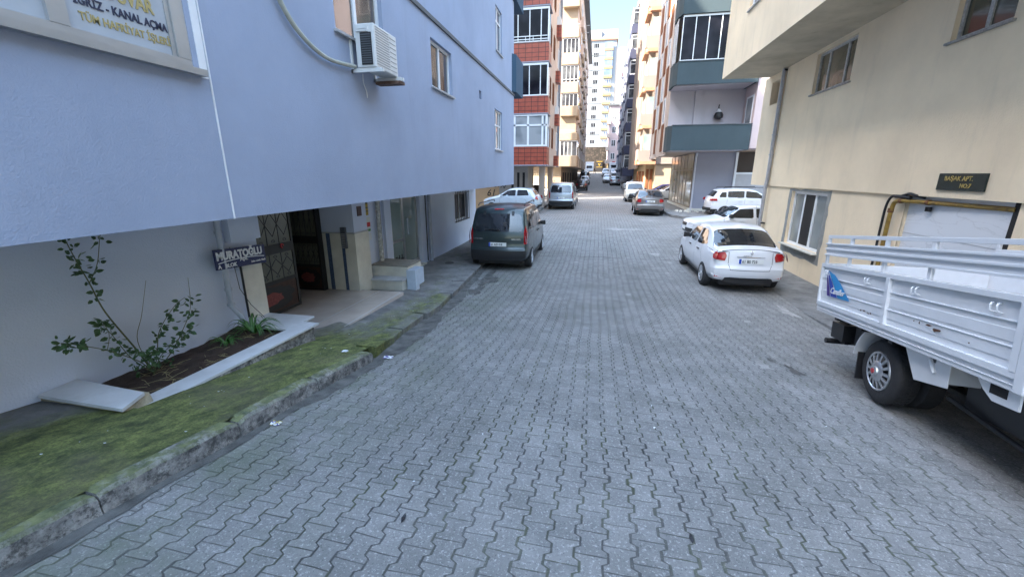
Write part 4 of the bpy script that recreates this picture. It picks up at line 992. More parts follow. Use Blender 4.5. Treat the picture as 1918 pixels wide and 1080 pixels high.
# decal, three bands of a sail with script
DC = [mat('decal_sky_blue', (.01, .25, .55), .35, .05, obj=True), mat('decal_royal_blue', (.012, .05, .38), .35, .05, obj=True), mat('decal_violet', (.05, .012, .2), .35, .05, obj=True)]
yd = y1 + .0165
def tri(P, k):
    b.add([(x, yd + .0012 * k, z) for x, z in P], [tuple(range(len(P)))], k)
b = MB()
tri([(1.32, 1.25), (1.13, 1.205), (.97, 1.12), (.84, 1.03), (.72, .95), (1.0, .945), (1.09, 1.04), (1.20, 1.14)], 0)
tri([(1.33, 1.245), (1.21, 1.135), (1.10, 1.035), (1.01, .945), (1.17, .943), (1.22, 1.04), (1.28, 1.14)], 1)
tri([(1.345, 1.24), (1.29, 1.13), (1.235, 1.035), (1.185, .943), (1.27, .942), (1.30, 1.04), (1.33, 1.14)], 2)
dcl = b.build('decal', DC, TR, fixn=False)
FT = lambda u, d, z: (u, yd - d, z)
text(TR, 'Canaller', FT, 1.19, .985, .10, M['white_paint'], -1, -.006, .001, .35, name='decal_script')
def chips(L):
    rr = random.Random(8); rm = mat('rusty_chip', (.10, .045, .025), .9, .4, 60, obj=True)
    for x, z, sx, sz in L:
        b = MB(); n = 11; pts = [(x + sx * (math.cos(2 * math.pi * i / n)) * rr.uniform(.4, 1.1), y1 + .0157 if True else 0, z + sz * math.sin(2 * math.pi * i / n) * rr.uniform(.3, 1.1)) for i in range(n)]
        b.add(pts, [tuple(range(n))]); b.build('rust_patch', rm, sp_, fixn=False)
chips([(-.66, .945, .075, .022), (-.56, .965, .05, .009), (-.45, .96, .014, .014), (-.38, .965, .012, .01), (.47, .90, .02, .014), (.40, .905, .035, .009), (.28, .90, .02, .014), (.33, .892, .03, .008), (-1.0, .93, .01, .008)])
# cab, beyond the right edge of the photograph
b = MB(); C_ = [(-1.55, .45), (-3.55, .40), (-3.68, .60), (-3.66, 1.05), (-3.30, 1.85), (-3.1, 1.95), (-1.75, 1.98), (-1.55, 1.85)]
for yy in (.0, -1.55): b.v += [(x, yy, z) for x, z in C_]
n = len(C_); b.f = [tuple(range(n)), tuple(range(2 * n - 1, n - 1, -1))] + [(i, (i + 1) % n, n + (i + 1) % n, n + i) for i in range(n)]; b.mi = [0] * len(b.f)
b.build('cab', TW, TR, bevel=.05)
b = MB()
for yy in (.002, -1.552): b.add([(x, yy, z) for x, z in [(-1.85, 1.15), (-3.35, 1.15), (-3.1, 1.75), (-1.85, 1.78)]], [(0, 1, 2, 3)])
b.add([(-3.628, -.12, 1.15), (-3.628, -1.43, 1.15), (-3.34, -1.43, 1.78), (-3.34, -.12, 1.78)], [(0, 1, 2, 3)]); b.build('cab_window', M['carglass'], TR, fixn=False)
b = MB(); b.box(-3.72, -3.67, -.4, -.12, .62, .8); b.box(-3.72, -3.67, -1.43, -1.15, .62, .8); b.build('headlight', M['lens'], TR)
b = MB(); b.box(-3.78, -3.60, -1.56, .01, .32, .52); b.build('bumper', TW, TR, bevel=.03)

# ================================================================== cars
def chaikin(P, k=2, closed=True, q=.22):
    for _ in range(k):
        Q = []
        for i in range(len(P)):
            a, c = P[i], P[(i + 1) % len(P)]
            Q.append((a[0] * (1 - q) + c[0] * q, a[1] * (1 - q) + c[1] * q)); Q.append((a[0] * q + c[0] * (1 - q), a[1] * q + c[1] * (1 - q)))
        P = Q
    return P
def resample(P, step):
    out = []; n = len(P)
    for i in range(n):
        a, c = P[i], P[(i + 1) % n]; L = math.hypot(c[0] - a[0], c[1] - a[1]); k = max(1, int(round(L / step)))
        for j in range(k): out.append((a[0] + (c[0] - a[0]) * j / k, a[1] + (c[1] - a[1]) * j / k))
    return out
def sstep(a, b_, x):
    t = max(0, min(1, (x - a) / (b_ - a))); return t * t * (3 - 2 * t)

class Car:
    """Car body as one closed surface: side-view outline, plan taper and tumblehome."""
    def __init__(s, sp):
        s.sp = sp; s.L, s.W, s.H = sp['L'], sp['W'], sp['H']
        s.out = resample(chaikin(sp['outline']), sp.get('step', .07))
        s.belt = sp['belt']; s.tum = sp.get('tumble', .22); s.r = sp.get('r', .05)
        # local x: 0 at rear bumper .. L at front, then shifted so that the origin is mid-length
        n = len(s.out); s.nm = []
        for i in range(n):
            a, c = s.out[i - 2], s.out[(i + 2) % n]; dx, dz = c[0] - a[0], c[1] - a[1]; l = math.hypot(dx, dz) or 1
            s.nm.append((-dz / l, dx / l))
        cx = sum(p[0] for p in s.out) / n; cz = sum(p[1] for p in s.out) / n
        if sum((p[0] - cx) * q[0] + (p[1] - cz) * q[1] for p, q in zip(s.out, s.nm)) < 0: s.nm = [(-a, -c) for a, c in s.nm]
        topi = max(range(n), key=lambda i: s.out[i][1])
        # rear and front profile tables z -> (x, normal)
        s.rear = []; s.front = []
        zmin = sp.get('zb', .3)
        xm = s.out[topi][0]
        for i, p in enumerate(s.out):
            if p[1] < zmin: continue
            (s.rear if p[0] < xm else s.front).append((p[1], p[0], s.nm[i]))
        s.rear.sort(key=lambda t: t[0]); s.front.sort(key=lambda t: t[0])
    def yside(s, x, z):
        h = s.W / 2; t = abs((x - s.L / 2) / (s.L / 2)); h *= 1 - s.sp.get('plan', .10) * t ** 4 - .015 * t ** 2
        h -= .05 * sstep(.45, .2, z)
        h -= .018 * sstep(.0, .28, abs(z - .62)) if z < s.belt else .018
        if z > s.belt: h -= .012 * sstep(0, .06, z - s.belt) + (z - s.belt) * s.tum
        # slight shoulder line
        h += .010 * math.exp(-((z - (s.belt - .10)) / .05) ** 2)
        return h
    def crown(s, nx): return s.sp.get('crown_top', .05) + (s.sp.get('crown_end', .13) - s.sp.get('crown_top', .05)) * abs(nx) ** 1.5
    def surf(s, i, t):
        """t 0..1 across the outer skin from the centre line to the edge, returns x,y,z"""
        (x, z), (nx, nz) = s.out[i], s.nm[i]; r = s.r; cr = s.crown(nx)
        ye = s.yside(x, z)
        if t < .8:
            y = (ye - r) * t / .8; d = cr * (y / ye) ** 2.2
        else:
            a = (t - .8) / .2 * math.pi / 2; y = ye - r + r * math.sin(a); d = cr * (min(1, (ye - r) / ye) ** 2.2) + r * (1 - math.cos(a))
        return (x - nx * d, y, z - nz * d), d
    def endpt(s, y, z, end, off):
        T = s.rear if end == 'rear' else s.front
        if z <= T[0][0]: a = c = T[0]; f = 0
        elif z >= T[-1][0]: a = c = T[-1]; f = 0
        else:
            for a, c in zip(T, T[1:]):
                if a[0] <= z <= c[0]: break
            f = (z - a[0]) / max(1e-6, c[0] - a[0])
        x = a[1] + (c[1] - a[1]) * f; nx = a[2][0] + (c[2][0] - a[2][0]) * f; nz = a[2][1] + (c[2][1] - a[2][1]) * f
        l = math.hypot(nx, nz) or 1; nx /= l; nz /= l
        ye = s.yside(x, z); r = s.r; cr = s.crown(nx); ay = min(abs(y), ye - .002)
        if ay < ye - r: d = cr * (ay / ye) ** 2.2
        else: d = cr * ((ye - r) / ye) ** 2.2 + r * (1 - math.sqrt(max(0, 1 - ((ay - ye + r) / r) ** 2)))
        d -= off
        # the skin sinks horizontally so that features keep their height
        return (x - d * (nx if abs(nx) > .3 else (.3 if nx > 0 else -.3)) - s.L / 2, math.copysign(ay, y) if y else 0, z - (d * nz if abs(nz) > .5 else 0))
    def body(s, parent, m, liner):
        b = MB(); ts = [0, .2, .4, .6, .8, .866, .933, 1.0]; n = len(s.out)
        ring = []
        xa, xb = s.L * .16, s.L * .84
        for i in range(n):
            row = []
            for t in ts: row.append(s.surf(i, t)[0])
            (xe, ye, ze) = row[-1]; sx = max(xa, min(xb, xe)); sz = .62
            for u in (.12, .28, .5, .75, 1):
                x = xe + (sx - xe) * u; z = ze + (sz - ze) * u; row.append((x, s.yside(x, z), z))
            ring.append(row)
        k = len(ring[0])
        for row in ring:
            for (x, y, z) in row: b.v.append((x - s.L / 2, y, z))
        base = len(b.v)
        for row in ring:
            for (x, y, z) in row: b.v.append((x - s.L / 2, -y, z))
        for i in range(n):
            j = (i + 1) % n
            for q in range(k - 1):
                b.f.append((i * k + q, j * k + q, j * k + q + 1, i * k + q + 1)); b.f.append((base + i * k + q + 1, base + j * k + q + 1, base + j * k + q, base + i * k + q))
        b.mi = [0] * len(b.f)
        o = b.build('body', m, parent, smooth=False)
        bm = bmesh.new(); bm.from_mesh(o.data); bmesh.ops.remove_doubles(bm, verts=bm.verts, dist=.0008)
        bmesh.ops.dissolve_degenerate(bm, edges=bm.edges, dist=.0008)
        bmesh.ops.recalc_face_normals(bm, faces=bm.faces); bm.to_mesh(o.data); bm.free()
        # wheel arches
        cut = MB()
        ar = s.sp['wr'] + .055
        for xc in s.sp['axles']:
            for sg in (1, -1):
                ya, yb = sg * (s.W / 2 - .30), sg * (s.W / 2 + .3); nn = 26; q = len(cut.v)
                for yy in (ya, yb): cut.v += [(xc - s.L / 2 + ar * math.cos(2 * math.pi * i / nn), yy, s.sp['wr'] + .01 + ar * math.sin(2 * math.pi * i / nn)) for i in range(nn)]
                cut.f += [tuple(q + i for i in range(nn)), tuple(q + 2 * nn - 1 - i for i in range(nn))] + [(q + i, q + nn + i, q + nn + (i + 1) % nn, q + (i + 1) % nn) for i in range(nn)]
        cut.mi = [0] * len(cut.f)
        c = cut.build('cutter', liner)
        md = o.modifiers.new('bool', 'BOOLEAN'); md.object = c; md.operation = 'DIFFERENCE'; md.solver = 'EXACT'; md.material_mode = 'TRANSFER'
        bpy.context.view_layer.update()
        me = bpy.data.meshes.new_from_object(o.evaluated_get(bpy.context.evaluated_depsgraph_get()))
        if len(me.polygons) > 100:
            o.modifiers.clear(); o.data = me
        else: o.modifiers.clear()
        bpy.data.objects.remove(c)
        o.data.polygons.foreach_set('use_smooth', [True] * len(o.data.polygons))
        o.data.set_sharp_from_angle(angle=R(38))
        return o
    def grid(s, poly, sx, sz, fn, mb, m=0, th=.004):
        bm = bmesh.new(); vs = [bm.verts.new((p[0], 0, p[1])) for p in poly]; bm.faces.new(vs)
        xs = [p[0] for p in poly]; zs = [p[1] for p in poly]
        for (lo, hi, st, no) in ((min(xs), max(xs), sx, (1, 0, 0)), (min(zs), max(zs), sz, (0, 0, 1))):
            k = int((hi - lo) / st)
            for i in range(1, k + 1):
                v = lo + (hi - lo) * i / (k + 1); co_ = (v, 0, 0) if no[0] else (0, 0, v)
                bmesh.ops.bisect_plane(bm, geom=bm.verts[:] + bm.edges[:] + bm.faces[:], plane_co=co_, plane_no=no)
        bm.verts.index_update(); P = [fn(v.co.x, v.co.z) for v in bm.verts]; F = [tuple(v.index for v in f.verts) for f in bm.faces]
        mb.add(P, F, m); bm.free()
    def side(s, mb, poly, sg, off=.006, m=0, rnd_=True):
        pl = chaikin(poly, 1, q=.07) if rnd_ else poly
        s.grid(pl, .25, .12, lambda x, z: (x - s.L / 2, sg * (s.yside(x, z) + off), z), mb, m)
    def end(s, mb, poly, end, off=.006, m=0, rnd_=True):
        pl = chaikin(poly, 1, q=.07) if rnd_ else poly
        s.grid(pl, .10, .07, lambda y, z: s.endpt(y, z, end, off), mb, m)

def carwheel(parent, x, y, sg, r, wd, style):
    b = MB(); prof = [(r * .62, .0), (r * .70, .008), (r * .86, .006), (r * .96, -.008), (r, -.03), (r, -wd + .02), (r * .94, -wd), (r * .62, -wd)]
    b.lathe_y([(a, q * sg) for a, q in prof], x, y, r, 32); t = b.build('wheel', M['rubber'], parent, smooth=True)
    h = MB(); h.lathe_y([(r * .66, -.035 * sg), (.001, -.05 * sg)], x, y, r, 24); h.build('rim_back', M['black'], t)
    h = MB(); h.lathe_y([(r * .68, -.02 * sg), (r * .67, .006 * sg), (r * .61, .006 * sg), (r * .60, -.02 * sg)], x, y, r, 32)
    ns = {'multi': 9, 'five': 5, 'cover': 7}[style]; hw = {'multi': .16, 'five': .26, 'cover': .3}[style]
    for k in range(ns):
        a = 2 * math.pi * k / ns + .3; da = hw / 1.0
        def P(rad, aa, yy): return (x + rad * math.cos(aa), y + yy * sg, r + rad * math.sin(aa))
        h.add([P(r * .12, a - da * 1.6, .0), P(r * .62, a - da * .55, .0), P(r * .62, a + da * .55, .0), P(r * .12, a + da * 1.6, .0), P(r * .12, a - da * 1.6, -.02), P(r * .62, a - da * .55, -.02), P(r * .62, a + da * .55, -.02), P(r * .12, a + da * 1.6, -.02)], [(0, 1, 2, 3), (0, 4, 5, 1), (2, 6, 7, 3)])
    h.lathe_y([(r * .18, -.01 * sg), (r * .17, .008 * sg), (.001, .010 * sg)], x, y, r, 16)
    h.build('rim', M['chrome'], t)
    return t

def make_car(name, label, cat_, loc, heading, sp, group='parked cars'):
    """heading: world angle (degrees) of the direction the car points to, 90 = up the street"""
    e = empty(name, loc, label, cat_, group, rot=(sp.get('roll', 0), -sp.get('pitch', 0), R(heading)), local=True)
    c = Car(sp); L2 = c.L / 2; pm = sp['paint']
    c.body(e, pm, M['black'])
    # side windows
    for k, poly in enumerate(sp['side_glass']):
        for sg in (1, -1):
            b = MB(); c.side(b, poly, sg, .004); b.build('side_window', sp.get('glass', M['carglass']), e, fixn=False)
    if sp.get('window_trim'):
        b = MB()
        for sg in (1, -1):
            for poly in sp['window_trim']: c.side(b, poly, sg, .0025, rnd_=True)
        b.build('window_trim', M['black'], e, fixn=False)
    for nm, ed, key in (('rear_window', 'rear', 'rear_glass'), ('windscreen', 'front', 'front_glass')):
        if key in sp:
            b = MB(); c.end(b, sp[key], ed, .004); b.build(nm, sp.get('glass', M['carglass']), e, fixn=False)
    def sym(poly): return [poly, [(-y, z) for y, z in poly][::-1]]
    for poly, m_, nm in sp.get('rear_patch', []):
        b = MB()
        c.end(b, poly, 'rear', .005 if nm != 'plate' else .012); b.build(nm, m_, e, fixn=False)
    for poly, m_, nm in sp.get('rear_pair', []):
        for q in sym(poly): b = MB(); c.end(b, q, 'rear', .009); b.build(nm, m_, e, fixn=False)
    for poly, m_, nm in sp.get('front_patch', []):
        b = MB(); c.end(b, poly, 'front', .006); b.build(nm, m_, e, fixn=False)
    for poly, m_, nm in sp.get('front_pair', []):
        for q in sym(poly): b = MB(); c.end(b, q, 'front', .009); b.build(nm, m_, e, fixn=False)
    for poly, m_, nm in sp.get('side_pair', []):
        for sg in (1, -1): b = MB(); c.side(b, poly, sg, .008); b.build(nm, m_, e, fixn=False)
    # door seams
    b = MB()
    for ln in sp.get('seams', []):
        for sg in (1, -1):
            for (x0, z0), (x1, z1) in zip(ln, ln[1:]):
                k = max(1, int(math.hypot(x1 - x0, z1 - z0) / .12))
                for j in range(k):
                    A = (x0 + (x1 - x0) * j / k, z0 + (z1 - z0) * j / k); B = (x0 + (x1 - x0) * (j + 1) / k, z0 + (z1 - z0) * (j + 1) / k)
                    dx, dz = B[0] - A[0], B[1] - A[1]; l = math.hypot(dx, dz); px, pz_ = -dz / l * .004, dx / l * .004
                    q = [(A[0] - px, A[1] - pz_), (B[0] - px, B[1] - pz_), (B[0] + px, B[1] + pz_), (A[0] + px, A[1] + pz_)]
                    b.add([(x - L2, sg * (c.yside(x, z) + .003), z) for x, z in q], [(0, 1, 2, 3)])
    for ln in sp.get('rear_seams', []):
        for (ya, za), (yb, zb) in zip(ln, ln[1:]):
            k = max(1, int(math.hypot(yb - ya, zb - za) / .08))
            for j in range(k):
                A = (ya + (yb - ya) * j / k, za + (zb - za) * j / k); B = (ya + (yb - ya) * (j + 1) / k, za + (zb - za) * (j + 1) / k)
                dx, dz = B[0] - A[0], B[1] - A[1]; l = math.hypot(dx, dz); px, pz_ = -dz / l * .005, dx / l * .005
                b.add([c.endpt(y, z, 'rear', .004) for y, z in ((A[0] - px, A[1] - pz_), (B[0] - px, B[1] - pz_), (B[0] + px, B[1] + pz_), (A[0] + px, A[1] + pz_))], [(0, 1, 2, 3)])
    if b.v: b.build('panel_gap', M['ink'], e, fixn=False)
    for x, z in sp.get('handles', []):
        for sg in (1, -1):
            b = MB(); y = c.yside(x, z); b.box(x - L2 - .09, x - L2 + .09, sg * y, sg * (y + .035), z - .014, z + .014); b.build('door_handle', sp.get('handle_mat', pm), e, bevel=.008)
    if 'mirror' in sp:
        x, z = sp['mirror']
        for sg in (1, -1):
            b = MB(); y = c.yside(x, z); q = lambda a: sg * (y + a)
            b.hexa([(x - L2 - .05, q(.0), z - .03), (x - L2 + .09, q(.0), z - .03), (x - L2 + .05, q(.15), z - .05), (x - L2 - .05, q(.17), z - .05), (x - L2 - .05, q(-.01), z + .09), (x - L2 + .06, q(-.01), z + .09), (x - L2 + .03, q(.15), z + .11), (x - L2 - .05, q(.17), z + .11)])
            
            b.build('mirror', sp.get('mirror_mat', M['black']), e, bevel=.025)
    if sp.get('rails'):
        x0, x1, z = sp['rails']
        for sg in (1, -1):
            b = MB(); y = c.yside((x0 + x1) / 2, c.H - .05) - .09
            b.tube([(x0 - L2, sg * y, z - .06), (x0 + .08 - L2, sg * y, z), (x1 - .08 - L2, sg * y, z), (x1 - L2, sg * y, z - .06)], .018, 6); b.build('roof_rail', sp.get('rail_mat', M['black']), e, smooth=True)
    if sp.get('lip'):
        x0, x1, yh, z0, z1 = sp['lip']; b = MB()
        b.hexa([(x0 - L2, -yh, z0), (x1 - L2, -yh, z0), (x1 - L2, yh, z0), (x0 - L2, yh, z0), (x0 - L2, -yh, z1), (x1 - L2, -yh, z1), (x1 - L2, yh, z1), (x0 - L2, yh, z1)]); b.build('spoiler', pm, e, bevel=.02)
    wr = sp['wr']; stl = sp.get('wheel', 'multi')
    for xc in sp['axles']:
        for sg in (1, -1): carwheel(e, xc - L2, sg * (c.W / 2 - .015), sg, wr, .20, stl)
    # underbody
    b = MB(); b.box(.25 - L2, L2 - .25, -c.W / 2 + .30, c.W / 2 - .30, .17, .40); b.build('underbody', M['black'], e)
    # number plate
    if 'plate' in sp:
        z, w2, txt = sp['plate']; ed = sp.get('plate_end', 'rear'); s_ = -1 if ed == 'rear' else 1
        x = c.endpt(0, z, ed, .022)[0]; pe = MB(); pe.box(min(x, x + .012 * -s_), max(x, x + .012 * -s_), -w2, w2, z - .055, z + .055)
        pl = pe.build('number_plate', M['plate'], e)
        yl = w2 if ed == 'rear' else -w2
        q = MB(); xx = x + s_ * .002
        q.box(min(xx, x), max(xx, x), min(yl, yl - math.copysign(.05, yl)), max(yl, yl - math.copysign(.05, yl)), z - .055, z + .055); q.build('plate_band', M['eu'], pl)
        if txt:
            Fp = (lambda u, d, zz: (x + s_ * .003, -u, zz)) if ed == 'rear' else (lambda u, d, zz: (x + .003, u, zz))
            text(pl, txt, Fp, -w2 + .065, z - .033, .092, M['ink'], 1, 0, .0018, sx=(2 * w2 - .08) / (.0565 * len(txt)))
    c.e = e
    return c

def scale_outline(P, sx=1, sz=1): return [(x * sx, z * sz) for x, z in P]
# --- compact people-carrier van
def van_spec(paint_m, **kw):
    sp = dict(L=4.40, W=1.85, H=1.84, belt=1.12, tumble=.17, r=.07, wr=.325, axles=(.83, 3.61), plan=.07, crown_end=.10, crown_top=.04, zb=.32,
        outline=[(.16, .24), (.03, .32), (.0, .45), (.0, .62), (.06, .70), (.07, 1.02), (.13, 1.25), (.27, 1.66), (.38, 1.78), (.75, 1.835), (2.1, 1.84), (2.75, 1.78), (3.40, 1.26), (3.62, 1.13), (4.12, 1.03), (4.33, .85), (4.40, .62), (4.38, .36), (4.2, .22), (3.0, .20), (1.2, .20)],
        side_glass=[[(.42, 1.18), (1.02, 1.16), (1.02, 1.58), (.50, 1.60)], [(1.14, 1.16), (2.02, 1.14), (2.02, 1.61), (1.14, 1.62)], [(2.12, 1.13), (3.22, 1.12), (2.82, 1.48), (2.60, 1.61), (2.12, 1.62)]],
        rear_glass=[(-.68, 1.14), (.68, 1.14), (.72, 1.22), (.66, 1.58), (.58, 1.64), (-.58, 1.64), (-.66, 1.58), (-.72, 1.22)],
        front_glass=[(-.70, 1.22), (.70, 1.22), (.62, 1.66), (-.62, 1.66)],
        rear_pair=[([(.76, .78), (.885, .80), (.885, 1.20), (.80, 1.33), (.755, 1.15)], M['redlens'], 'tail_light'), ([(.80, .84), (.85, .84), (.85, 1.02), (.80, 1.02)], M['lens'], 'lamp_insert')],
        rear_patch=[([(-.90, .30), (.90, .30), (.90, .60), (-.90, .60)], M['black'], 'rear_bumper'), ([(-.38, .72), (.38, .72), (.36, .80), (-.36, .80)], paint_m, 'plate_recess')],
        front_pair=[([(.52, .80), (.84, .84), (.84, .98), (.52, .93)], M['lens'], 'headlight')], front_patch=[([(-.80, .30), (.80, .30), (.76, .66), (-.76, .66)], M['black'], 'front_bumper')],
        side_pair=[([(1.24, .22), (3.16, .22), (3.16, .38), (1.24, .38)], M['black'], 'sill_cladding'), ([(.06, .80), (.20, .80), (.20, 1.02), (.26, 1.25), (.16, 1.22), (.08, 1.0)], M['redlens'], 'tail_light_side')],
        seams=[[(1.08, .40), (1.08, 1.66)], [(2.07, .40), (2.07, 1.66)], [(3.05, .40), (3.10, 1.1)], [(.30, 1.08), (1.0, 1.08)]],
        rear_seams=[[(-.76, .64), (.76, .64)], [(-.5, .70), (.5, .70)], [(-.48, .845), (.48, .845)]],
        handles=[(1.95, .98), (2.30, .98)], mirror=(3.05, 1.08), rails=(.6, 2.7, 1.90), paint=paint_m, plate=(.775, .26, '61 AID 018'), handle_mat=M['black'])
    sp.update(kw); return sp
def sedan_spec(paint_m, **kw):
    sp = dict(L=4.26, W=1.74, H=1.50, belt=.93, tumble=.36, r=.055, wr=.31, axles=(.86, 3.50), plan=.12, crown_end=.16, crown_top=.05, zb=.33,
        outline=[(.22, .24), (.06, .32), (.0, .46), (.0, .62), (.045, .68), (.07, .95), (.10, 1.045), (.20, 1.08), (.46, 1.085), (.98, 1.38), (1.30, 1.475), (1.9, 1.50), (2.45, 1.44), (3.12, 1.04), (3.36, .97), (3.95, .86), (4.18, .74), (4.26, .56), (4.22, .34), (4.05, .22), (3.0, .20), (1.2, .20)],
        side_glass=[[(.86, 1.06), (1.20, 1.0), (1.74, .98), (1.74, 1.36), (1.28, 1.37)], [(1.84, .98), (2.92, .97), (2.42, 1.32), (1.84, 1.37)]],
        rear_glass=[(-.73, 1.105), (.73, 1.105), (.60, 1.42), (-.60, 1.42)], front_glass=[(-.66, 1.06), (.66, 1.06), (.54, 1.40), (-.54, 1.40)],
        rear_pair=[([(.54, .78), (.80, .80), (.80, .985), (.72, 1.0), (.54, .975), (.51, .9)], M['redlens'], 'tail_light'), ([(.56, .34), (.74, .34), (.74, .39), (.60, .39)], M['redlens'], 'reflector')],
        rear_patch=[([(-.56, .25), (.56, .25), (.48, .40), (-.48, .40)], M['black'], 'rear_valance')],
        side_pair=[([(.03, .81), (.20, .83), (.24, .92), (.18, .985), (.05, .985)], M['redlens'], 'tail_light_side'), ([(1.25, .235), (3.1, .235), (3.1, .30), (1.25, .30)], M['black'], 'sill_moulding')],
        front_pair=[([(.42, .66), (.76, .70), (.76, .80), (.42, .76)], M['lens'], 'headlight')], front_patch=[([(-.36, .60), (.36, .60), (.36, .72), (-.36, .72)], M['black'], 'grille'), ([(-.6, .30), (.6, .30), (.55, .46), (-.55, .46)], M['black'], 'lower_intake')],
        seams=[[(1.79, .32), (1.79, 1.40)], [(2.93, .34), (2.96, .95)], [(.98, .62), (1.14, .78), (1.12, .95)], [(.1, .97), (.8, 1.0)]],
        rear_seams=[[(-.46, .70), (-.42, .58), (.42, .58), (.46, .70)], [(-.62, 1.055), (.62, 1.055)], [(-.47, .99), (-.47, .72)], [(.47, .99), (.47, .72)]],
        handles=[(1.40, .86), (2.30, .85)], mirror=(2.80, 1.0), paint=paint_m, plate=(.79, .26, '61 BS 723'))
    sp.update(kw); return sp
def hatch_spec(paint_m, **kw):
    sp = dict(L=3.80, W=1.67, H=1.49, belt=.92, tumble=.30, r=.055, wr=.29, axles=(.62, 3.08), plan=.12, crown_end=.13, crown_top=.05, zb=.33,
        outline=[(.16, .24), (.03, .34), (.0, .48), (.02, .66), (.08, .90), (.20, 1.05), (.45, 1.36), (.62, 1.45), (1.4, 1.49), (2.0, 1.44), (2.72, 1.02), (2.95, .95), (3.5, .84), (3.74, .70), (3.80, .52), (3.74, .30), (3.5, .20), (1.0, .20)],
        side_glass=[[(.66, 1.02), (1.42, .98), (1.42, 1.35), (.80, 1.34)], [(1.52, .98), (2.52, .97), (2.02, 1.30), (1.52, 1.35)]],
        rear_glass=[(-.58, 1.06), (.58, 1.06), (.48, 1.36), (-.48, 1.36)], front_glass=[(-.62, 1.04), (.62, 1.04), (.52, 1.36), (-.52, 1.36)],
        rear_pair=[([(.54, .74), (.76, .76), (.76, .98), (.60, 1.0)], M['redlens'], 'tail_light')], side_pair=[([(.06, .76), (.26, .80), (.24, .96), (.12, .98)], M['redlens'], 'tail_light_side')],
        front_pair=[([(.42, .62), (.74, .66), (.74, .80), (.42, .72)], M['lens'], 'headlight')], front_patch=[([(-.5, .32), (.5, .32), (.46, .5), (-.46, .5)], M['black'], 'grille')],
        seams=[[(1.47, .32), (1.47, 1.38)], [(2.55, .34), (2.58, .95)], [(.78, .62), (.92, .78), (.86, 1.0)]], handles=[(1.12, .86), (1.95, .85)], mirror=(2.42, .98), paint=paint_m, plate=(.62, .24, ''), rear_patch=[([(-.8, .3), (.8, .3), (.8, .44), (-.8, .44)], M['black'], 'bumper_strip')])
    sp.update(kw); return sp

# ------------------------------------------------------------------ the parked cars
P_ = dict(green=paint('dark_green_paint', (.035, .055, .06), .55, .28, .10), silver=paint('silver_blue_paint', (.42, .46, .50), .6, .3, .12), white=paint('white_paint_car', (.70, .72, .75), 0, .32, .10),
          bronze=paint('bronze_grey_paint', (.19, .178, .17), .5, .3, .12), cream=paint('creamy_white_paint', (.70, .68, .62), 0, .35, .14), ice=paint('pale_ice_blue_paint', (.52, .60, .66), .3, .3, .1),
          black=paint('black_paint', (.015, .016, .018), .2, .25, .08), blue=paint('purple_blue_paint', (.045, .05, .22), .4, .3, .05), grey=paint('mid_grey_paint', (.22, .24, .27), .5, .3, .1), red=paint('dull_red_paint', (.20, .04, .03), .2, .35, .1))
def at(x, y, z=None): return (x, y, (gz(y) if z is None else z))
BAD = {}
c1 = make_car('parked_van', 'dark green passenger van parked by the left kerb, seen from behind', 'van', at(-2.78, 13.77, -.345), 90.6, van_spec(P_['green']))
L2_ = c1.L / 2
F_rear = lambda y, d, z: c1.endpt(-y, z, 'rear', .008 - d)
M['badge'] = mat('badge_chrome', (.55, .57, .6), .25, 0, metal=.8, obj=True)
text(c1.e, 'CITROËN', F_rear, -.74, .905, .062, M['badge'], 1, 0, .0006, sx=1.15, name='badge')
text(c1.e, 'BERLINGO', F_rear, .41, .905, .055, M['badge'], 1, 0, .0008, sx=1.0, name='badge')
def wiper(c, y0, y1_, z):
    b = MB(); b.tube([c.endpt(y0, z, 'rear', .02), c.endpt(y0, z + .03, 'rear', .05), c.endpt((y0 + y1_) / 2, z + .045, 'rear', .03), c.endpt(y1_, z + .03, 'rear', .02)], .010, 6); b.tube([c.endpt(y0, z + .015, 'rear', .0), c.endpt(y0, z + .015, 'rear', .055)], .035, 10)
    b.build('wiper', M['black'], c.e)
wiper(c1, -.02, .40, 1.17)
b = MB()
for yy in (-.42, .42): b.add([c1.endpt(yy + a, z, 'rear', o) for o in (.01, .03) for a, z in ((-.035, 1.60), (.035, 1.60), (.035, 1.71), (-.035, 1.71))], [(4, 5, 6, 7), (0, 1, 5, 4), (1, 2, 6, 5), (2, 3, 7, 6), (3, 0, 4, 7)])
b.build('window_hinge', M['black'], c1.e)
b = MB(); c1.end(b, [(-.14, 1.74), (.14, 1.74), (.14, 1.765), (-.14, 1.765)], 'rear', .012); b.build('brake_light', M['redlens'], c1.e, fixn=False)

c2 = make_car('parked_car', 'white saloon with red tail lamps parked on the right, nearest whole car', 'car', at(3.57, 12.38, -.345), 90.3, sedan_spec(P_['white'], mirror_mat=M['black'], handle_mat=M['black'], wheel='multi'))
b = MB(); c2.end(b, [(-.30, .875), (.30, .875), (.30, .892), (-.30, .892)], 'rear', .012); b.build('chrome_strip', M['chrome2'], c2.e, fixn=False)
b = MB(); b.add([c2.endpt(y, z, 'rear', .016) for y, z in ((0, 1.035), (.032, .985), (0, .935), (-.032, .985))] + [c2.endpt(y, z, 'rear', .018) for y, z in ((0, 1.01), (.014, .985), (0, .96), (-.014, .985))], [(0, 1, 5, 4), (1, 2, 6, 5), (2, 3, 7, 6), (3, 0, 4, 7)]); b.build('badge', M['badge'], c2.e)
F2r = lambda y, d, z: c2.endpt(-y, z, 'rear', .010 - d)
text(c2.e, 'SYMBOL', F2r, -.17, .902, .035, M['badge'], 1, 0, .0004, sx=1.4, name='badge')

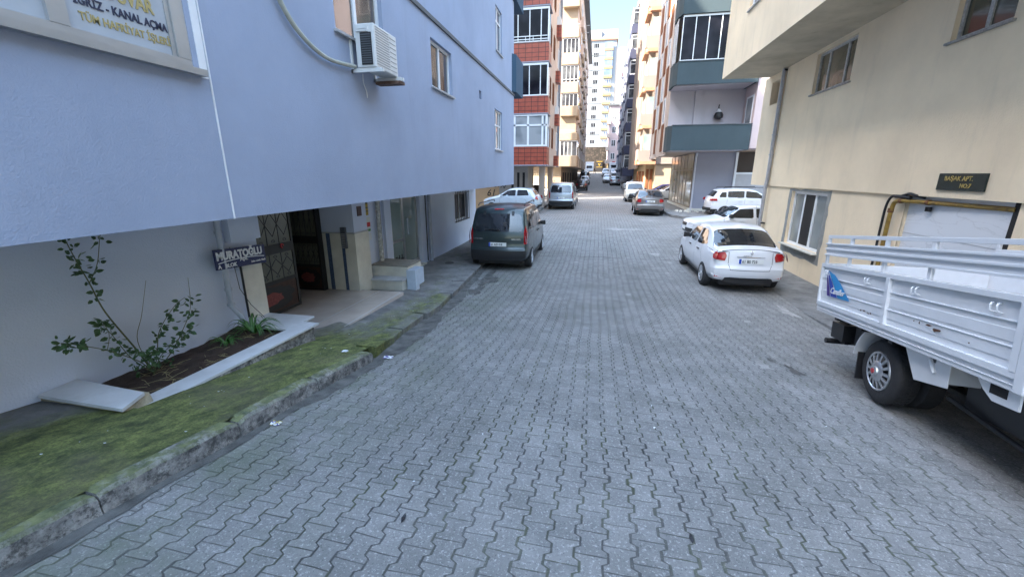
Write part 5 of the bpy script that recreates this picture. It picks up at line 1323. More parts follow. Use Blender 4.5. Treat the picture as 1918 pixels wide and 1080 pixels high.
c3 = make_car('parked_van', 'silver-blue passenger van parked on the left in front of the pale hatchback', 'van', at(-2.47, 31.7), 90.5, van_spec(P_['silver'], plate=(.80, .26, '61 AFP 61'), step=.1))
c4_ = make_car('parked_car', 'bronze-grey saloon parked on the right kerb near the glazed shop', 'car', at(3.22, 28.4), 88, sedan_spec(P_['bronze'], L=4.5, W=1.79, plate=(.84, .26, '61 ADK 45'), step=.1, axles=(.95, 3.6), wheel='five'))
small = van_spec(P_['cream'], L=3.95, W=1.72, H=1.74, belt=1.10, wr=.30, axles=(.70, 3.20), step=.1, rails=None, plate=(.62, .24, ''), plate_end='front', side_pair=[],
    outline=[(.14, .24), (.02, .32), (.0, .5), (.03, .9), (.10, 1.3), (.22, 1.62), (.34, 1.70), (1.2, 1.74), (2.1, 1.72), (2.55, 1.62), (3.12, 1.12), (3.35, 1.04), (3.72, .94), (3.88, .80), (3.95, .6), (3.92, .36), (3.8, .22), (2.7, .20), (1.0, .20)],
    side_glass=[[(2.05, 1.12), (3.0, 1.12), (2.5, 1.52), (2.05, 1.52)]], front_glass=[(-.68, 1.10), (.68, 1.10), (.58, 1.56), (-.58, 1.56)], front_pair=[([(.42, .84), (.76, .86), (.76, 1.0), (.42, .94)], M['lens'], 'headlight')],
    front_patch=[([(-.62, .30), (.62, .30), (.50, .74), (-.50, .74)], M['black'], 'front_bumper')], seams=[[(2.0, .35), (2.0, 1.6)], [(2.95, .35), (3.0, 1.1)]], handles=[(2.15, .95)], mirror=(2.85, 1.08))
make_car('parked_van', 'creamy white delivery van facing the camera behind the bronze-grey saloon', 'van', at(3.35, 40.6), 269, small)
make_car('parked_car', 'pale ice-blue hatchback parked across the left corner below the graffiti', 'car', at(-5.35, 27.0, .10), 176, hatch_spec(P_['ice'], step=.1, wheel='five', mirror_mat=P_['ice']))
old = sedan_spec(P_['white'], L=4.2, W=1.68, H=1.42, step=.1, wheel='cover', tumble=.42, plate_end='front', plate=(.5, .24, ''),
    outline=[(.2, .24), (.05, .34), (.0, .5), (.03, .9), (.10, .98), (.7, 1.0), (1.15, 1.32), (1.4, 1.40), (1.9, 1.42), (2.35, 1.38), (2.95, .98), (3.2, .93), (3.9, .86), (4.12, .80), (4.2, .64), (4.18, .34), (4.0, .22), (3.0, .20), (1.2, .20)],
    rear_glass=[(-.58, 1.03), (.58, 1.03), (.50, 1.33), (-.50, 1.33)], front_glass=[(-.64, 1.0), (.64, 1.0), (.54, 1.34), (-.54, 1.34)],
    side_glass=[[(1.0, .98), (1.80, .96), (1.80, 1.30), (1.30, 1.32)], [(1.9, .96), (2.82, .96), (2.40, 1.28), (1.9, 1.30)]],
    front_patch=[([(-.72, .36), (.72, .36), (.70, .52), (-.70, .52)], M['black'], 'front_bumper'), ([(-.3, .60), (.3, .60), (.3, .72), (-.3, .72)], M['black'], 'grille')], mirror=(2.72, 1.0))
make_car('parked_car', 'older white saloon pointing left from the side street behind the nearest white saloon', 'car', at(5.62, 18.1, -.17), 184, old)
suv = hatch_spec(P_['white'], L=4.5, W=1.86, H=1.65, belt=1.10, tumble=.24, wr=.35, axles=(.85, 3.58), step=.1, wheel='five', rails=(.7, 2.9, 1.70),
    outline=[(.16, .30), (.02, .40), (.0, .55), (.0, .78), (.05, 1.02), (.14, 1.18), (.42, 1.52), (.60, 1.61), (1.5, 1.65), (2.4, 1.61), (3.1, 1.20), (3.35, 1.10), (4.15, .98), (4.42, .82), (4.5, .60), (4.44, .36), (4.2, .26), (1.0, .26)],
    side_glass=[[(.46, 1.16), (.86, 1.15), (.86, 1.44), (.62, 1.42)], [(.94, 1.15), (1.80, 1.13), (1.80, 1.50), (.94, 1.48)], [(1.88, 1.13), (2.92, 1.12), (2.45, 1.44), (1.88, 1.50)]],
    rear_glass=[(-.66, 1.20), (.66, 1.20), (.56, 1.50), (-.56, 1.50)], front_glass=[(-.66, 1.2), (.66, 1.2), (.56, 1.5), (-.56, 1.5)],
    rear_pair=[([(.5, .94), (.86, .94), (.86, 1.06), (.5, 1.06)], M['redlens'], 'tail_light')], side_pair=[([(.04, .95), (.42, .95), (.38, 1.08), (.10, 1.08)], M['redlens'], 'tail_light_side'), ([(.10, .32), (.45, .32), (.45, .50), (.06, .50)], M['black'], 'bumper_cladding'), ([(1.3, .28), (3.1, .28), (3.1, .42), (1.3, .42)], M['black'], 'sill_cladding')],
    rear_patch=[([(-.9, .36), (.9, .36), (.9, .56), (-.9, .56)], M['black'], 'rear_bumper')], plate=(.84, .26, ''), seams=[[(1.84, .42), (1.84, 1.5)], [(.9, .8), (.94, 1.12)], [(2.95, .42), (3.0, 1.1)]], handles=[(1.6, .98), (2.2, .98)], mirror=(2.75, 1.14))
make_car('parked_car', 'white sport utility car with black roof rails in front of the grey wall, pointing right', 'car', at(8.55, 26.75), 2, suv)
make_car('parked_car', 'purple-blue hatchback just visible in the sunlit gap behind the cream delivery van', 'car', at(6.3, 44.2), 178, hatch_spec(P_['blue'], step=.16))
make_car('parked_car', 'white hatchback in the sunlit gap beside the glazed shop, in front of the purple-blue one', 'car', at(6.7, 41.6), 180, hatch_spec(P_['cream'], step=.16))
make_car('parked_car', 'white saloon in the sunlit yard beneath the red tiled balconies on the left', 'car', at(-6.0, 42.6), 2, sedan_spec(P_['cream'], step=.12, wheel='five'))
make_car('parked_car', 'cream hatchback right in front of the silver-blue van on the left', 'car', at(-2.45, 36.6), 90, hatch_spec(P_['cream'], step=.14))
make_car('parked_car', 'black car parked beyond the silver-blue van, darkest in the left row', 'car', at(-2.25, 64.2, gz(64.2)), 90, hatch_spec(P_['black'], step=.14, L=4.1, W=1.78, pitch=-.02))
def slope(y): return math.atan((gz(y + 2) - gz(y - 2)) / 4)
make_car('parked_car', 'white hatchback parked up the slope just beyond the black car on the left', 'car', at(-2.2, 76.5, gz(76.5)), 90, hatch_spec(P_['white'], step=.16, pitch=slope(76)))
make_car('parked_car', 'dark grey high car parked up the slope between two white cars on the left', 'car', at(-2.45, 84.5), 90, van_spec(P_['black'], step=.16, pitch=slope(84), rails=None, plate=(.78, .26, '')))
make_car('parked_car', 'white hatchback farthest up the left row, below the box lorry', 'car', at(-3.0, 97.5), 90, hatch_spec(P_['white'], W=1.75, step=.16, pitch=slope(97)))
make_car('parked_car', 'dull red car parked far up on the left beside the box lorry', 'car', at(-6.2, 114), 90, hatch_spec(P_['red'], step=.16, pitch=slope(110)))
make_car('parked_car', 'silver saloon parked on the right at the foot of the slope', 'car', at(2.9, 76.0, gz(76)), 90, sedan_spec(P_['silver'], step=.16, pitch=slope(75), plate=(.79, .26, '')))
make_car('parked_car', 'white hatchback facing down the slope just beyond the silver saloon', 'car', at(1.75, 80.8), 270, hatch_spec(P_['white'], step=.16, pitch=-slope(80)))
make_car('parked_van', 'white van facing down the slope, farthest up in the right row', 'van', at(1.7, 98.5), 270, dict(small, paint=P_['white'], step=.16, pitch=-slope(98)))
make_car('parked_car', 'small white car beside the tall white caravan far up on the right', 'car', at(3.7, 103), 270, hatch_spec(P_['white'], step=.16, pitch=-slope(103)))
make_car('parked_van', 'grey van parked by the dark blue-grey building behind the cream delivery van', 'van', at(5.6, 63.5), 178, van_spec(P_['silver'], step=.16, rails=None, plate=(.78, .26, '')))
# box lorry far up
BL = empty('box_lorry', at(-2.35, 121), 'small white box lorry facing down the street in front of the stone wall', 'lorry')
x, y, z = BL.location
b = MB(); b.box(x - 1.1, x + 1.1, y - 1.6, y + 3.2, z + .7, z + 2.95); b.build('box_body', P_['white'], BL, bevel=.04)
b = MB(); b.hexa([(x - 1, y - 3.0, z + .4), (x + 1, y - 3.0, z + .4), (x + 1, y - 1.62, z + .4), (x - 1, y - 1.62, z + .4), (x - .9, y - 2.6, z + 2.1), (x + .9, y - 2.6, z + 2.1), (x + .9, y - 1.62, z + 2.2), (x - .9, y - 1.62, z + 2.2)]); b.build('cab', P_['white'], BL, bevel=.06)
b = MB(); b.quad((x - .8, y - 2.83, z + 1.3), (x + .8, y - 2.83, z + 1.3), (x + .75, y - 2.66, z + 1.95), (x - .75, y - 2.66, z + 1.95)); b.build('windscreen', M['carglass'], BL)
b = MB(); b.box(x - .95, x + .95, y - 3.05, y - 2.98, z + .35, z + .6); b.build('bumper', M['black'], BL)
for sx in (-1, 1):
    for yy in (-2.3, 1.8): carwheel(BL, 0, 0, 1, .38, .22, 'cover').location = (0, 0, 0)
for o in list(BL.children):
    if o.name.startswith('wheel'): pass
ws = [o for o in BL.children if o.name.startswith('wheel')]
for o, (sx, yy) in zip(ws, [(-1, -2.3), (-1, 1.8), (1, -2.3), (1, 1.8)]): o.rotation_euler = (0, 0, R(90) if sx < 0 else R(-90)); o.location = (sx * .95, yy, 0)
# tall caravan
CV = empty('caravan', at(3.55, 109), 'tall white caravan with a dark window parked far up on the right', 'caravan')
x, y, z = CV.location
b = MB(); b.hexa([(x - 1.05, y - 2.2, z + .4), (x + 1.05, y - 2.2, z + .4), (x + 1.05, y + 2.5, z + .4), (x - 1.05, y + 2.5, z + .4), (x - 1.0, y - 1.7, z + 2.8), (x + 1.0, y - 1.7, z + 2.8), (x + 1.0, y + 2.5, z + 2.8), (x - 1.0, y + 2.5, z + 2.8)]); b.build('body', P_['white'], CV, bevel=.08)
b = MB(); b.quad((x - .5, y - 1.97, z + 1.55), (x + .7, y - 1.97, z + 1.55), (x + .7, y - 1.84, z + 2.2), (x - .5, y - 1.84, z + 2.2)); b.build('window', M['carglass'], CV)
b = MB(); b.box(x - .35, x + .35, y - 1.2, y - .8, z + 2.8, z + 3.05); b.build('roof_lamp', M['redlens'], CV, bevel=.03)
ws = [carwheel(CV, 0, 0, 1, .32, .2, 'cover') for _ in range(4)]
for o, (sx, yy) in zip(ws, [(-1, -1.5), (-1, 1.5), (1, -1.5), (1, 1.5)]): o.rotation_euler = (0, 0, R(90) if sx < 0 else R(-90)); o.location = (sx * .98, yy, 0)

# ================================================================== buildings down the street
M['peach'] = stucco('peach_render', (.58, .48, .41), 30, .3, .06, .12)
M['pink'] = stucco('pale_pink_render', (.58, .47, .46), 30, .3, .05, .1)
M['lilac'] = stucco('pale_lilac_render', (.50, .47, .50), 40, .3, .05, .15)
M['lilac_grey'] = stucco('lilac_grey_render', (.30, .30, .35), 40, .3, .05, .1)
M['cream'] = stucco('yellow_cream_render', (.36, .285, .205), 25, .35, .08, .25, (.35, .27, .16))
M['teal2'] = stucco('teal_balcony_render', (.055, .078, .088), 60, .4, .08, .06)
M['wood'] = mat('brown_cladding_panel', (.20, .085, .045), .9, .2, 5, spec=.1)
M['orange'] = mat('orange_band', (.40, .20, .12), .6, .1)
M['mauve'] = stucco('mauve_parapet', (.27, .20, .18), 30, .3)
M['slate'] = stucco('slate_blue_render', (.06, .066, .11), 30, .3)
M['bluegrey'] = stucco('pale_blue_grey_render', (.34, .36, .42), 30, .3)
M['white_wall'] = stucco('bright_white_render', (.25, .28, .32), 20, .2, .03, .05)
M['ochre'] = mat('ochre_parapet', (.30, .22, .10), .7, .1)
M['bluepane'] = glassmat('blue_reflecting_glass', (.10, .14, .28), .1, (.16, .22, .38), .3)
def redtile():
    t = NT('red_tiles'); P = t.pos(); m = t.math
    sp = t.node('ShaderNodeSeparateXYZ'); t.l.new(P, sp.inputs[0])
    u = m('ADD', sp.outputs[0], sp.outputs[1]); fu = m('FRACT', m('DIVIDE', u, .40)); fz_ = m('FRACT', m('DIVIDE', m('SUBTRACT', sp.outputs[2], .01), .245))
    g = m('MINIMUM', m('MULTIPLY', m('MINIMUM', fu, m('SUBTRACT', 1, fu)), .40), m('MULTIPLY', m('MINIMUM', fz_, m('SUBTRACT', 1, fz_)), .245))
    k = t.ramp(g, .008, .02); c = t.mix(t.ramp(t.noise(3, P, 4), .3, .7), c4((.25, .05, .03)), c4((.38, .085, .045)))
    t.put(t.b.inputs['Base Color'], t.mix(k, c4((.03, .01, .01)), c)); t.b.inputs['Roughness'].default_value = .4; return t.m
M['redtile'] = redtile()
def box(parent, nm, m, *a, **k): b = MB(); b.box(*a); return b.build(nm, m, parent, **k)

# ---- teal-balcony building, right
R2 = empty('apartment_building', (6, 31, 0), 'peach apartment building with teal balcony parapets and a glazed corner shop, right side', 'apartment building')
box(R2, 'wall', M['peach'], 4.1, 13, 29.02, 37.3, 3.72, 24)
box(R2, 'ground_floor_wall', M['lilac_grey'], 5.94, 13, 29.0, 37.28, -.1, 3.70)
box(R2, 'side_wing', M['pink'], 8.36, 10.0, 27.0, 29.0, 3.82, 24)
FB = FY(26.9)
z = 3.73
def parapet(z0, z1, nm='balcony_parapet'):
    b = MB(); P = [(3.92, 28.6), (3.92, 27.5), (4.08, 26.9), (8.3, 26.9), (8.3, 29.0), (8.2, 29.0), (8.2, 27.02), (4.14, 27.02), (4.04, 27.52), (4.04, 28.6)]
    n = len(P); b.v = [(x, y, z0) for x, y in P] + [(x, y, z1) for x, y in P]
    b.f = [(i, (i + 1) % n, n + (i + 1) % n, n + i) for i in range(n)] + [(i, i + 1, n - 2 - i, n - 1 - i) for i in range(4)] + [(n + i, n + i + 1, 2 * n - 2 - i, 2 * n - 1 - i) for i in range(4)]; b.mi = [0] * len(b.f)
    o = b.build(nm, M['teal2'], R2)
    q = MB(); q.box(3.90, 4.12, 27.5, 28.6, z1, z1 + .04); q.box(4.06, 8.33, 26.86, 27.06, z1, z1 + .04); q.build('coping', M['grey_line'], o)
    q = MB(); q.hexa([(3.95, 28.98, z0 + .005), (3.95, 27.52, z0 + .005), (8.19, 27.03, z0 + .005), (8.19, 28.98, z0 + .005), (3.95, 28.98, z0 + .15), (3.95, 27.52, z0 + .15), (8.19, 27.03, z0 + .15), (8.19, 28.98, z0 + .15)]); q.build('slab', M['lilac'], o)
for z0, z1 in ((3.73, 5.10), (7.25, 8.42), (10.75, 11.9), (14.25, 15.4), (17.75, 18.9), (21.2, 22.4)): parapet(z0, z1)
for z0, z1 in ((8.46, 10.72), (11.94, 14.2), (15.44, 17.7), (18.94, 21.2)):
    b = MB(); F = FY(27.0)
    us = [4.16 + .66 * i for i in range(7)]
    for u in us: b.fbox(F, u - .022, u + .022, z0, z1, 0, .04)
    b.fbox(F, 4.16, 8.3, z0, z0 + .06, -.01, .05); b.fbox(F, 4.16, 8.3, z1 - .09, z1, -.01, .05)
    b.box(3.96, 4.0, 27.5, 28.9, z0, z0 + .06)
    for y in (27.5, 27.95, 28.4): b.box(3.96, 4.0, y, y + .04, z0, z1)
    w_ = b.build('balcony_glazing', M['pvc'], R2)
    q = MB(); q.fbox(F, 4.16, 8.3, z0 + .02, z1 - .02, .018, .026); q.build('pane', M['glass_black'], w_)
    q = MB(); q.box(3.975, 3.985, 27.4, 28.95, z0, z1); q.build('pane', M['glass_pale'], w_)
# open balcony back wall
box(R2, 'balcony_back_wall', M['lilac'], 4.12, 8.35, 28.96, 29.015, 3.9, 7.26)
box(R2, 'pilaster', M['lilac'], 5.55, 5.98, 28.86, 28.958, 3.9, 7.26)
box(R2, 'beam', M['lilac'], 4.12, 5.5, 28.93, 28.957, 6.72, 6.75)
window(R2, FX(8.355, -1), 27.35, 28.5, 4.6, 6.7, .02, (), .09, gm=M['glass_pale'])
BG = empty('hanging_bag', (6.95, 28.85, 5.6), 'black and white bag hanging on the wall of the open teal balcony', 'bag')
b = MB(); b.tube([(6.95, 28.84, 6.42), (6.93, 28.84, 6.28), (6.96, 28.84, 6.15)], .03, 6); b.build('hook', M['iron'], BG)
b = MB(); b.tube([(6.95, 28.82, 6.18), (6.95, 28.80, 6.05), (6.94, 28.78, 5.95)], [.05, .13, .20], 10); b.build('upper_bag', M['white_paint'], BG, smooth=True)
b = MB(); b.tube([(6.94, 28.78, 5.95), (6.95, 28.76, 5.80), (6.96, 28.77, 5.66), (6.96, 28.78, 5.58)], [.205, .27, .24, .08], 12); b.build('lower_bag', M['black'], BG, smooth=True)
# facade strips
FW = FX(4.1, -1)
k = 0
for yc in (30.5, 32.2, 33.9, 35.6):
    z0 = 3.95
    for f in range(6):
        zb = z0 + 3.45 * f + (1.6 if k % 2 else 0) - .1
        b = MB(); b.fbox(FW, yc, yc + .9, zb, zb + 1.7, -.05, 0); 
        if zb < 23: pn = b.build('cladding_panel', M['wood'], R2)
        if zb + 3.3 < 24: window(R2, FW, yc + .1, yc + .8, zb + 1.78, zb + 3.3, .0, (), .05, fm=M['pvc'], gm=M['glass'], sill=False, th=.05)
    k += 1
box(R2, 'soffit_fascia', M['peach'], 4.06, 4.2, 29.3, 37.3, 3.55, 3.72)
for y in (29.6, 33.05, 36.5): box(R2, 'pilaster', M['peach'], 4.03, 4.1, y, y + .4, 3.7, 24)
# shop glazing
M['sunlit_shopglass'] = glassmat('sun_reflection_shop_glass', (.45, .38, .25), .1, (.62, .54, .38), .5)  # pale warm base paints in the sunlit reflections
FS = FX(5.9, -1); b = MB()
for y in (29.0, 30.9, 31.9, 33.2, 34.4, 35.8, 37.2): b.fbox(FS, y, y + .07, .3, 3.66, -.02, .03)
b.fbox(FS, 29.0, 37.27, 2.62, 2.68, -.015, .03); b.fbox(FS, 29.0, 37.27, .28, .34, -.015, .03)
sg = b.build('shop_glazing', mat('brown_mullion', (.20, .16, .12), .5, .1), R2); b = MB(); b.fbox(FS, 29.02, 37.25, .3, 3.66, .0, .01); b.build('pane', M['sunlit_shopglass'], sg)
box(R2, 'plinth', M['marble'], 5.80, 6.1, 28.9, 37.3, -.1, .28); box(R2, 'plinth', M['marble'], 6.11, 8.3, 28.9, 29.0, -.1, .26)
pipe(R2, [(5.98, 28.7, 3.66), (5.98, 28.92, 3.4), (5.98, 28.92, .1)], .055, mat('pale_pipe', (.55, .55, .6), .5, .05), 'downpipe', (1.2,))
box(R2, 'garage_door', mat('pale_shutter', (.42, .41, .42), .5, .1), 8.42, 10.4, 28.93, 28.99, -.1, 2.38); box(R2, 'dark_lintel_panel', mat('dark_brown_panel', (.03, .02, .018), .4, .1), 8.42, 10.4, 28.92, 28.99, 2.5, 3.69); box(R2, 'door_frame', M['pvc'], 8.30, 8.42, 28.9, 29, -.1, 3.7); box(R2, 'door_frame', M['pvc'], 8.42, 10.4, 28.9, 28.99, 2.38, 2.5)
box(R2, 'roof', M['grey_line'], 3.8, 13.2, 26.8, 37.6, 24, 24.3)
# pavement round the shop
def slab(nm, P, h, m, kind='structure'):
    b = MB(); n = len(P); b.v = [(x, y, gz(y) - .1) for x, y in P] + [(x, y, gz(y) + h) for x, y in P]
    b.f = [(i, (i + 1) % n, n + (i + 1) % n, n + i) for i in range(n)] + [tuple(n + i for i in range(n))]; b.mi = [0] * len(b.f)
    return tag(b.build(nm, m, None, bevel=.02), kind=kind)
slab('pavement', [(4.35, 40), (4.28, 27.0), (4.4, 26.0), (4.9, 25.2), (5.7, 24.85), (7, 24.75), (13, 24.6), (13, 31), (5.95, 31), (5.95, 40)], .13, M['pave_plain'])
slab('pavement', [(-14, 26.05), (-6, 26.0), (-4.6, 26.05), (-3.95, 26.35), (-3.72, 27), (-3.75, 37.0), (-14, 37.0)], .12, M['pave'])
blob(6.3, 28.2, 1.2, .25, 'weed_patch', M['leaf'], 31, .14, 'stuff')
# rubble at the corner plinth
b = MB(); rr = random.Random(12)
for k in range(16):
    x, y, s = 5.9 + rr.uniform(-.9, .8), 28.2 + rr.uniform(-.5, .45), rr.uniform(.05, .16); a = rr.uniform(0, 3)
    c, d = math.cos(a) * s, math.sin(a) * s
    b.hexa([(x - c, y - d, .1), (x + d, y - c, .1), (x + c, y + d, .1), (x - d, y + c, .1), (x - c * .7, y - d * .6, .1 + s), (x + d * .6, y - c * .7, .1 + s * .8), (x + c * .7, y + d * .7, .1 + s), (x - d * .6, y + c * .7, .1 + s * .9)])
tag(b.build('rubble', M['marble'], None), kind='stuff')

M['shaded_peach'] = stucco('shade_darkened_peach_render', (.28, .235, .205), 30, .3, .06, .12)  # peach darkened so the colour itself carries the shade on these walls
# ---- orange banded building, right
R3 = empty('apartment_building', (5, 50, 0), 'peach building with orange banded balconies beyond the sunlit gap, right side', 'apartment building')
box(R3, 'wall', M['shaded_peach'], 4.3, 13, 46.8, 62.5, 3.4, 27)
box(R3, 'front_wall', M['shaded_peach'], 5.7, 13, 46.3, 46.8, 3.4, 27)
box(R3, 'ground_floor_wall', mat('warm_brown_wall', (.42, .33, .2), .7, .1), 4.9, 13, 47.6, 62.5, -.1, 3.4)
box(R3, 'shop_wall', M['cream'], 5.8, 13, 46.5, 47.55, -.1, 3.38)
for k in range(3): box(R3, 'garage_door', M['wood'], 4.85, 4.9, 48.6 + 3.2 * k, 50.6 + 3.2 * k, 0, 2.7)
for x in (5.0, 5.4): box(R3, 'door', M['wood'], x, x + .26, 47.54, 47.6, 0, 2.9)
for f in range(6):
    z = 3.36 + 3.45 * f
    b = MB(); b.hexa([(3.9, 46.25, z), (4.1, 45.95, z), (5.68, 45.95, z), (5.68, 46.8, z), (3.9, 46.25, z + .3), (4.1, 45.95, z + .3), (5.68, 45.95, z + .3), (5.68, 46.8, z + .3)]); o = b.build('balcony_band', M['orange'], R3)
    box(R3, 'balcony_parapet', M['mauve'], 3.88, 4.0, 46.3, 49.6, z + .45, z + 1.5); box(R3, 'balcony_floor', M['orange'], 3.86, 4.3, 46.8, 49.6, z, z + .45)
    b = MB(); b.box(3.95, 5.25, 46.0, 46.1, z + .3, z + 1.35); b.build('balcony_parapet', M['mauve'], R3)
    b = MB(); b.box(4.35, 5.2, 46.0, 46.05, z + 1.37, z + 2.9); b.build('balcony_glazing', M['glass_green'], R3)
    box(R3, 'pillar', M['shaded_peach'], 5.25, 5.69, 46.0, 46.79, z + .5, z + 3.45)
    for y in (51.2, 54.2, 57.2, 60.2):
        window(R3, FX(4.3, -1), y, y + 1.1, z + 1.2, z + 2.7, .0, (.5,), .06, sill=False)
        box(R3, 'cladding_panel', M['wood'], 4.24, 4.3, y, y + 1.1, z - .3, z + 1.1)
for y in (50.2, 53.2, 56.2, 59.2, 62.0): box(R3, 'pilaster', M['shaded_peach'], 4.1, 4.3, y, y + .4, 3.0, 27)

# ---- slate and grey building, right
R4 = empty('apartment_building', (5, 70, 0), 'tall blue-grey building with dark slate balconies far down on the right', 'apartment building')
box(R4, 'wall', M['bluegrey'], 4.75, 14, 66.5, 112, 2.2, 24.5); box(R4, 'ground_floor_wall', M['bluegrey'], 5.2, 14, 66.6, 112, -.1, 2.2)
box(R4, 'roof', M['white_wall'], 4.2, 14, 66.0, 112.3, 24.5, 25.4)
box(R4, 'shutter', M['wood'], 5.14, 5.2, 69, 71, 0, 2.1)
for bay, y in enumerate((66.0, 77, 88, 99)):
    for f in range(7):
        z = 2.1 + 3.15 * f
        xw = 3.5 if bay == 0 else 4.0
        if bay == 0: x0, x1 = 3.55, 5.3
        else: x0, x1 = 4.05, 4.8
        hp = 1.15 if bay == 0 else .45
        box(R4, 'balcony_parapet', M['slate'], x0, x1 + .6, y, y + 5.5, z + 1.15 - hp, z + 1.15)
        if bay: box(R4, 'bay_wall', M['bluegrey'], x0 + .03, x1 + .6, y + .02, y + 5.4, z + 1.3 if False else z - 1.85 + 1.15, z + 1.15 - hp); box(R4, 'balcony_ledge', M['white_wall'], x0 - .05, x1 + .6, y - .05, y + 5.55, z + 1.15, z + 1.3)
        b = MB(); F = FY(y + .06); b.fbox(F, x0 + .1, x0 + .17, z + 1.3, z + 3.0, 0, .05); b.fbox(F, (x0 + x1) / 2 - .04, (x0 + x1) / 2 + .04, z + 1.3, z + 3.0, 0, .05); b.fbox(F, x1 - .1, x1, z + 1.3, z + 3.0, 0, .05); b.fbox(F, x0 + .17, x1 - .1, z + 2.45, z + 2.52, 0, .05); b.fbox(F, x0 + .1, x1, z + 2.9, z + 3.0, 0, .052)
        w_ = b.build('window', M['pvc'], R4); q = MB(); q.fbox(F, x0 + .12, x1 - .02, z + 1.3, z + 2.95, .02, .03); q.build('pane', M['glass'], w_)
        if bay == 0: box(R4, 'bay_side', M['bluegrey'], x0 + .05, x0 + .09, y + .12, y + 5.4, z + 1.3, z + 3.14)
    if bay: box(R4, 'pilaster', mat('dark_red_strip', (.12, .02, .03), .5, .1) if bay % 2 else M['white_wall'], 4.3, 4.75, y + 6.5, y + 7.2, 10 if bay % 2 else 2.2, 24.4)
# ---- pinkish building at the bend
R5 = empty('apartment_building', (4, 120, 2.6), 'narrow pale pink building at the top of the street in front of the white tower', 'apartment building')
box(R5, 'wall', M['pink'], 2.2, 12, 119, 131, 5.2, 19.5); box(R5, 'ground_floor_wall', M['ochre'], 2.5, 12, 119.2, 131, 2.2, 5.2); box(R5, 'roof', M['grey_line'], 1.9, 12, 118.6, 131.3, 19.5, 19.9)
for f in range(4):
    z = 5.9 + 3.3 * f
    window(R5, FY(119), 3.0, 4.1, z + .3, z + 1.9, 0, (.5,), .08, sill=False)
    box(R5, 'balcony_parapet', M['peach'], 1.7, 2.6, 118.2, 121.5, z - .8, z + .2)

# ---- red tile balcony building, left
L2b = empty('apartment_building', (-5, 29, 0), 'peach building with red tiled balconies just past the side street, left side', 'apartment building')
box(L2b, 'wall', M['peach'], -9.5, -3.42, 28.4, 36, 2.96, 23)
box(L2b, 'ground_floor_wall', stucco('stained_grey_wall', (.34, .31, .28), 20, .3, .1, .4), -6.6, -4.62, 28.5, 31.0, -.1, 2.95)
box(L2b, 'ground_floor_wall', stucco('tan_graffiti_wall', (.50, .33, .19), 20, .3, .1, .4), -14, -6.62, 28.52, 31.0, -.1, 2.9)
for x in (-5.75, -5.35, -4.98): box(L2b, 'slot_opening', M['dark'], x, x + .16, 28.49, 28.52, .3, 2.5)
box(L2b, 'pillar', M['peach'], -4.1, -3.7, 30.2, 30.5, -.1, 2.95); box(L2b, 'pillar', M['peach'], -4.1, -3.7, 35.5, 35.9, -.1, 2.95); box(L2b, 'garage_wall', M['peach'], -9.5, -7.5, 31.0, 36, -.1, 2.95)
box(L2b, 'paper', M['white_paint'], -4.95 - .9, -4.75 - .9 - .0, 28.485, 28.5, 1.15, 1.4)
F27 = FY(27.0); FXs = FX(-3.2, 1)
for z0, z1 in ((2.97, 4.04), (6.0, 6.95), (8.85, 9.85), (11.75, 12.8), (14.8, 15.9), (17.8, 18.9)):
    box(L2b, 'balcony_parapet', M['redtile'], -9.3, -3.2, 27.0, 28.38, z0, z1)
    box(L2b, 'soffit_band', M['lilac_grey'], -9.35, -3.16, 26.96, 28.4, z0 - .06, z0 - .002)
for i, (z0, z1) in enumerate([(4.06, 5.92), (6.97, 8.77), (9.87, 11.67), (12.82, 14.72), (15.92, 17.72)]):
    b = MB(); m_ = M['pvc']; F = F27
    if i == 0:
        us = [-8.6, -7.6, -6.6, -5.6, -5.3, -4.5, -4.2, -3.45]
        for u in (-8.6, -7.4, -6.2, -5.25, -4.4, -3.5): b.fbox(F, u - .06, u + .06, z0, z1, .02, .1)
        b.fbox(F, -9.2, -3.22, z0 + 1.2, z0 + 1.3, .02, .098); b.fbox(F, -9.2, -3.22, z0, z0 + .1, 0, .1); b.fbox(F, -9.2, -3.22, z1 - .08, z1, 0, .1)
        b.box(-3.32, -3.2, 27.02, 27.14, z0, z1); b.box(-3.30, -3.22, 28.2, 28.36, z0, z1); b.box(-3.30, -3.22, 27.14, 28.2, z0 + 1.2, z0 + 1.3)
        gm_ = M['glass_pale']
    else:
        for u in (-8.2, -7.4, -6.6, -5.8, -5.05, -4.35, -3.68): b.fbox(F, u - .025, u + .025, z0, z1, .02, .08)
        b.fbox(F, -9.2, -3.22, z0, z0 + .07, 0, .1); b.fbox(F, -9.2, -3.22, z1 - .12, z1, 0, .1); b.box(-3.28, -3.2, 27.02, 27.10, z0, z1)
        gm_ = M['glass_black']
        if i == 2:
            for zz in (z0 + .12, z0 + .28): b.fbox(F, -9.2, -3.2, zz, zz + .04, -.06, -.02)
            for k in range(14): b.fbox(F, -9.1 + .45 * k, -9.07 + .45 * k, z0, z0 + .3, -.055, -.025)
    w_ = b.build('balcony_glazing', m_, L2b); q = MB(); q.fbox(F, -9.2, -3.3, z0, z1, .05, .06); q.box(-3.27, -3.26, 27.1, 28.3, z0, z1); q.build('pane', gm_, w_)
FXa = FX(-3.42, 1)
for f in range(6):
    z = 4.2 + 2.95 * f
    for y in (29.3, 31.4): window(L2b, FXa, y, y + .9, z, z + 1.35, .0, (.5,), .07, fm=M['wood'], sill=False)
    window(L2b, FXa, 34.6, 35.4, z, z + 1.35, .0, (.5,), .07, sill=False)
    box(L2b, 'balcony_parapet', M['redtile'], -3.42, -3.1, 33.3, 34.3, z - 1.2, z - .45)
    AU = MB(); AU.box(-3.42, -3.15, 33.4, 34.1, z - .42, z + .1)
    if f in (1, 3, 4): AU.build('condenser', M['ac'], L2b)
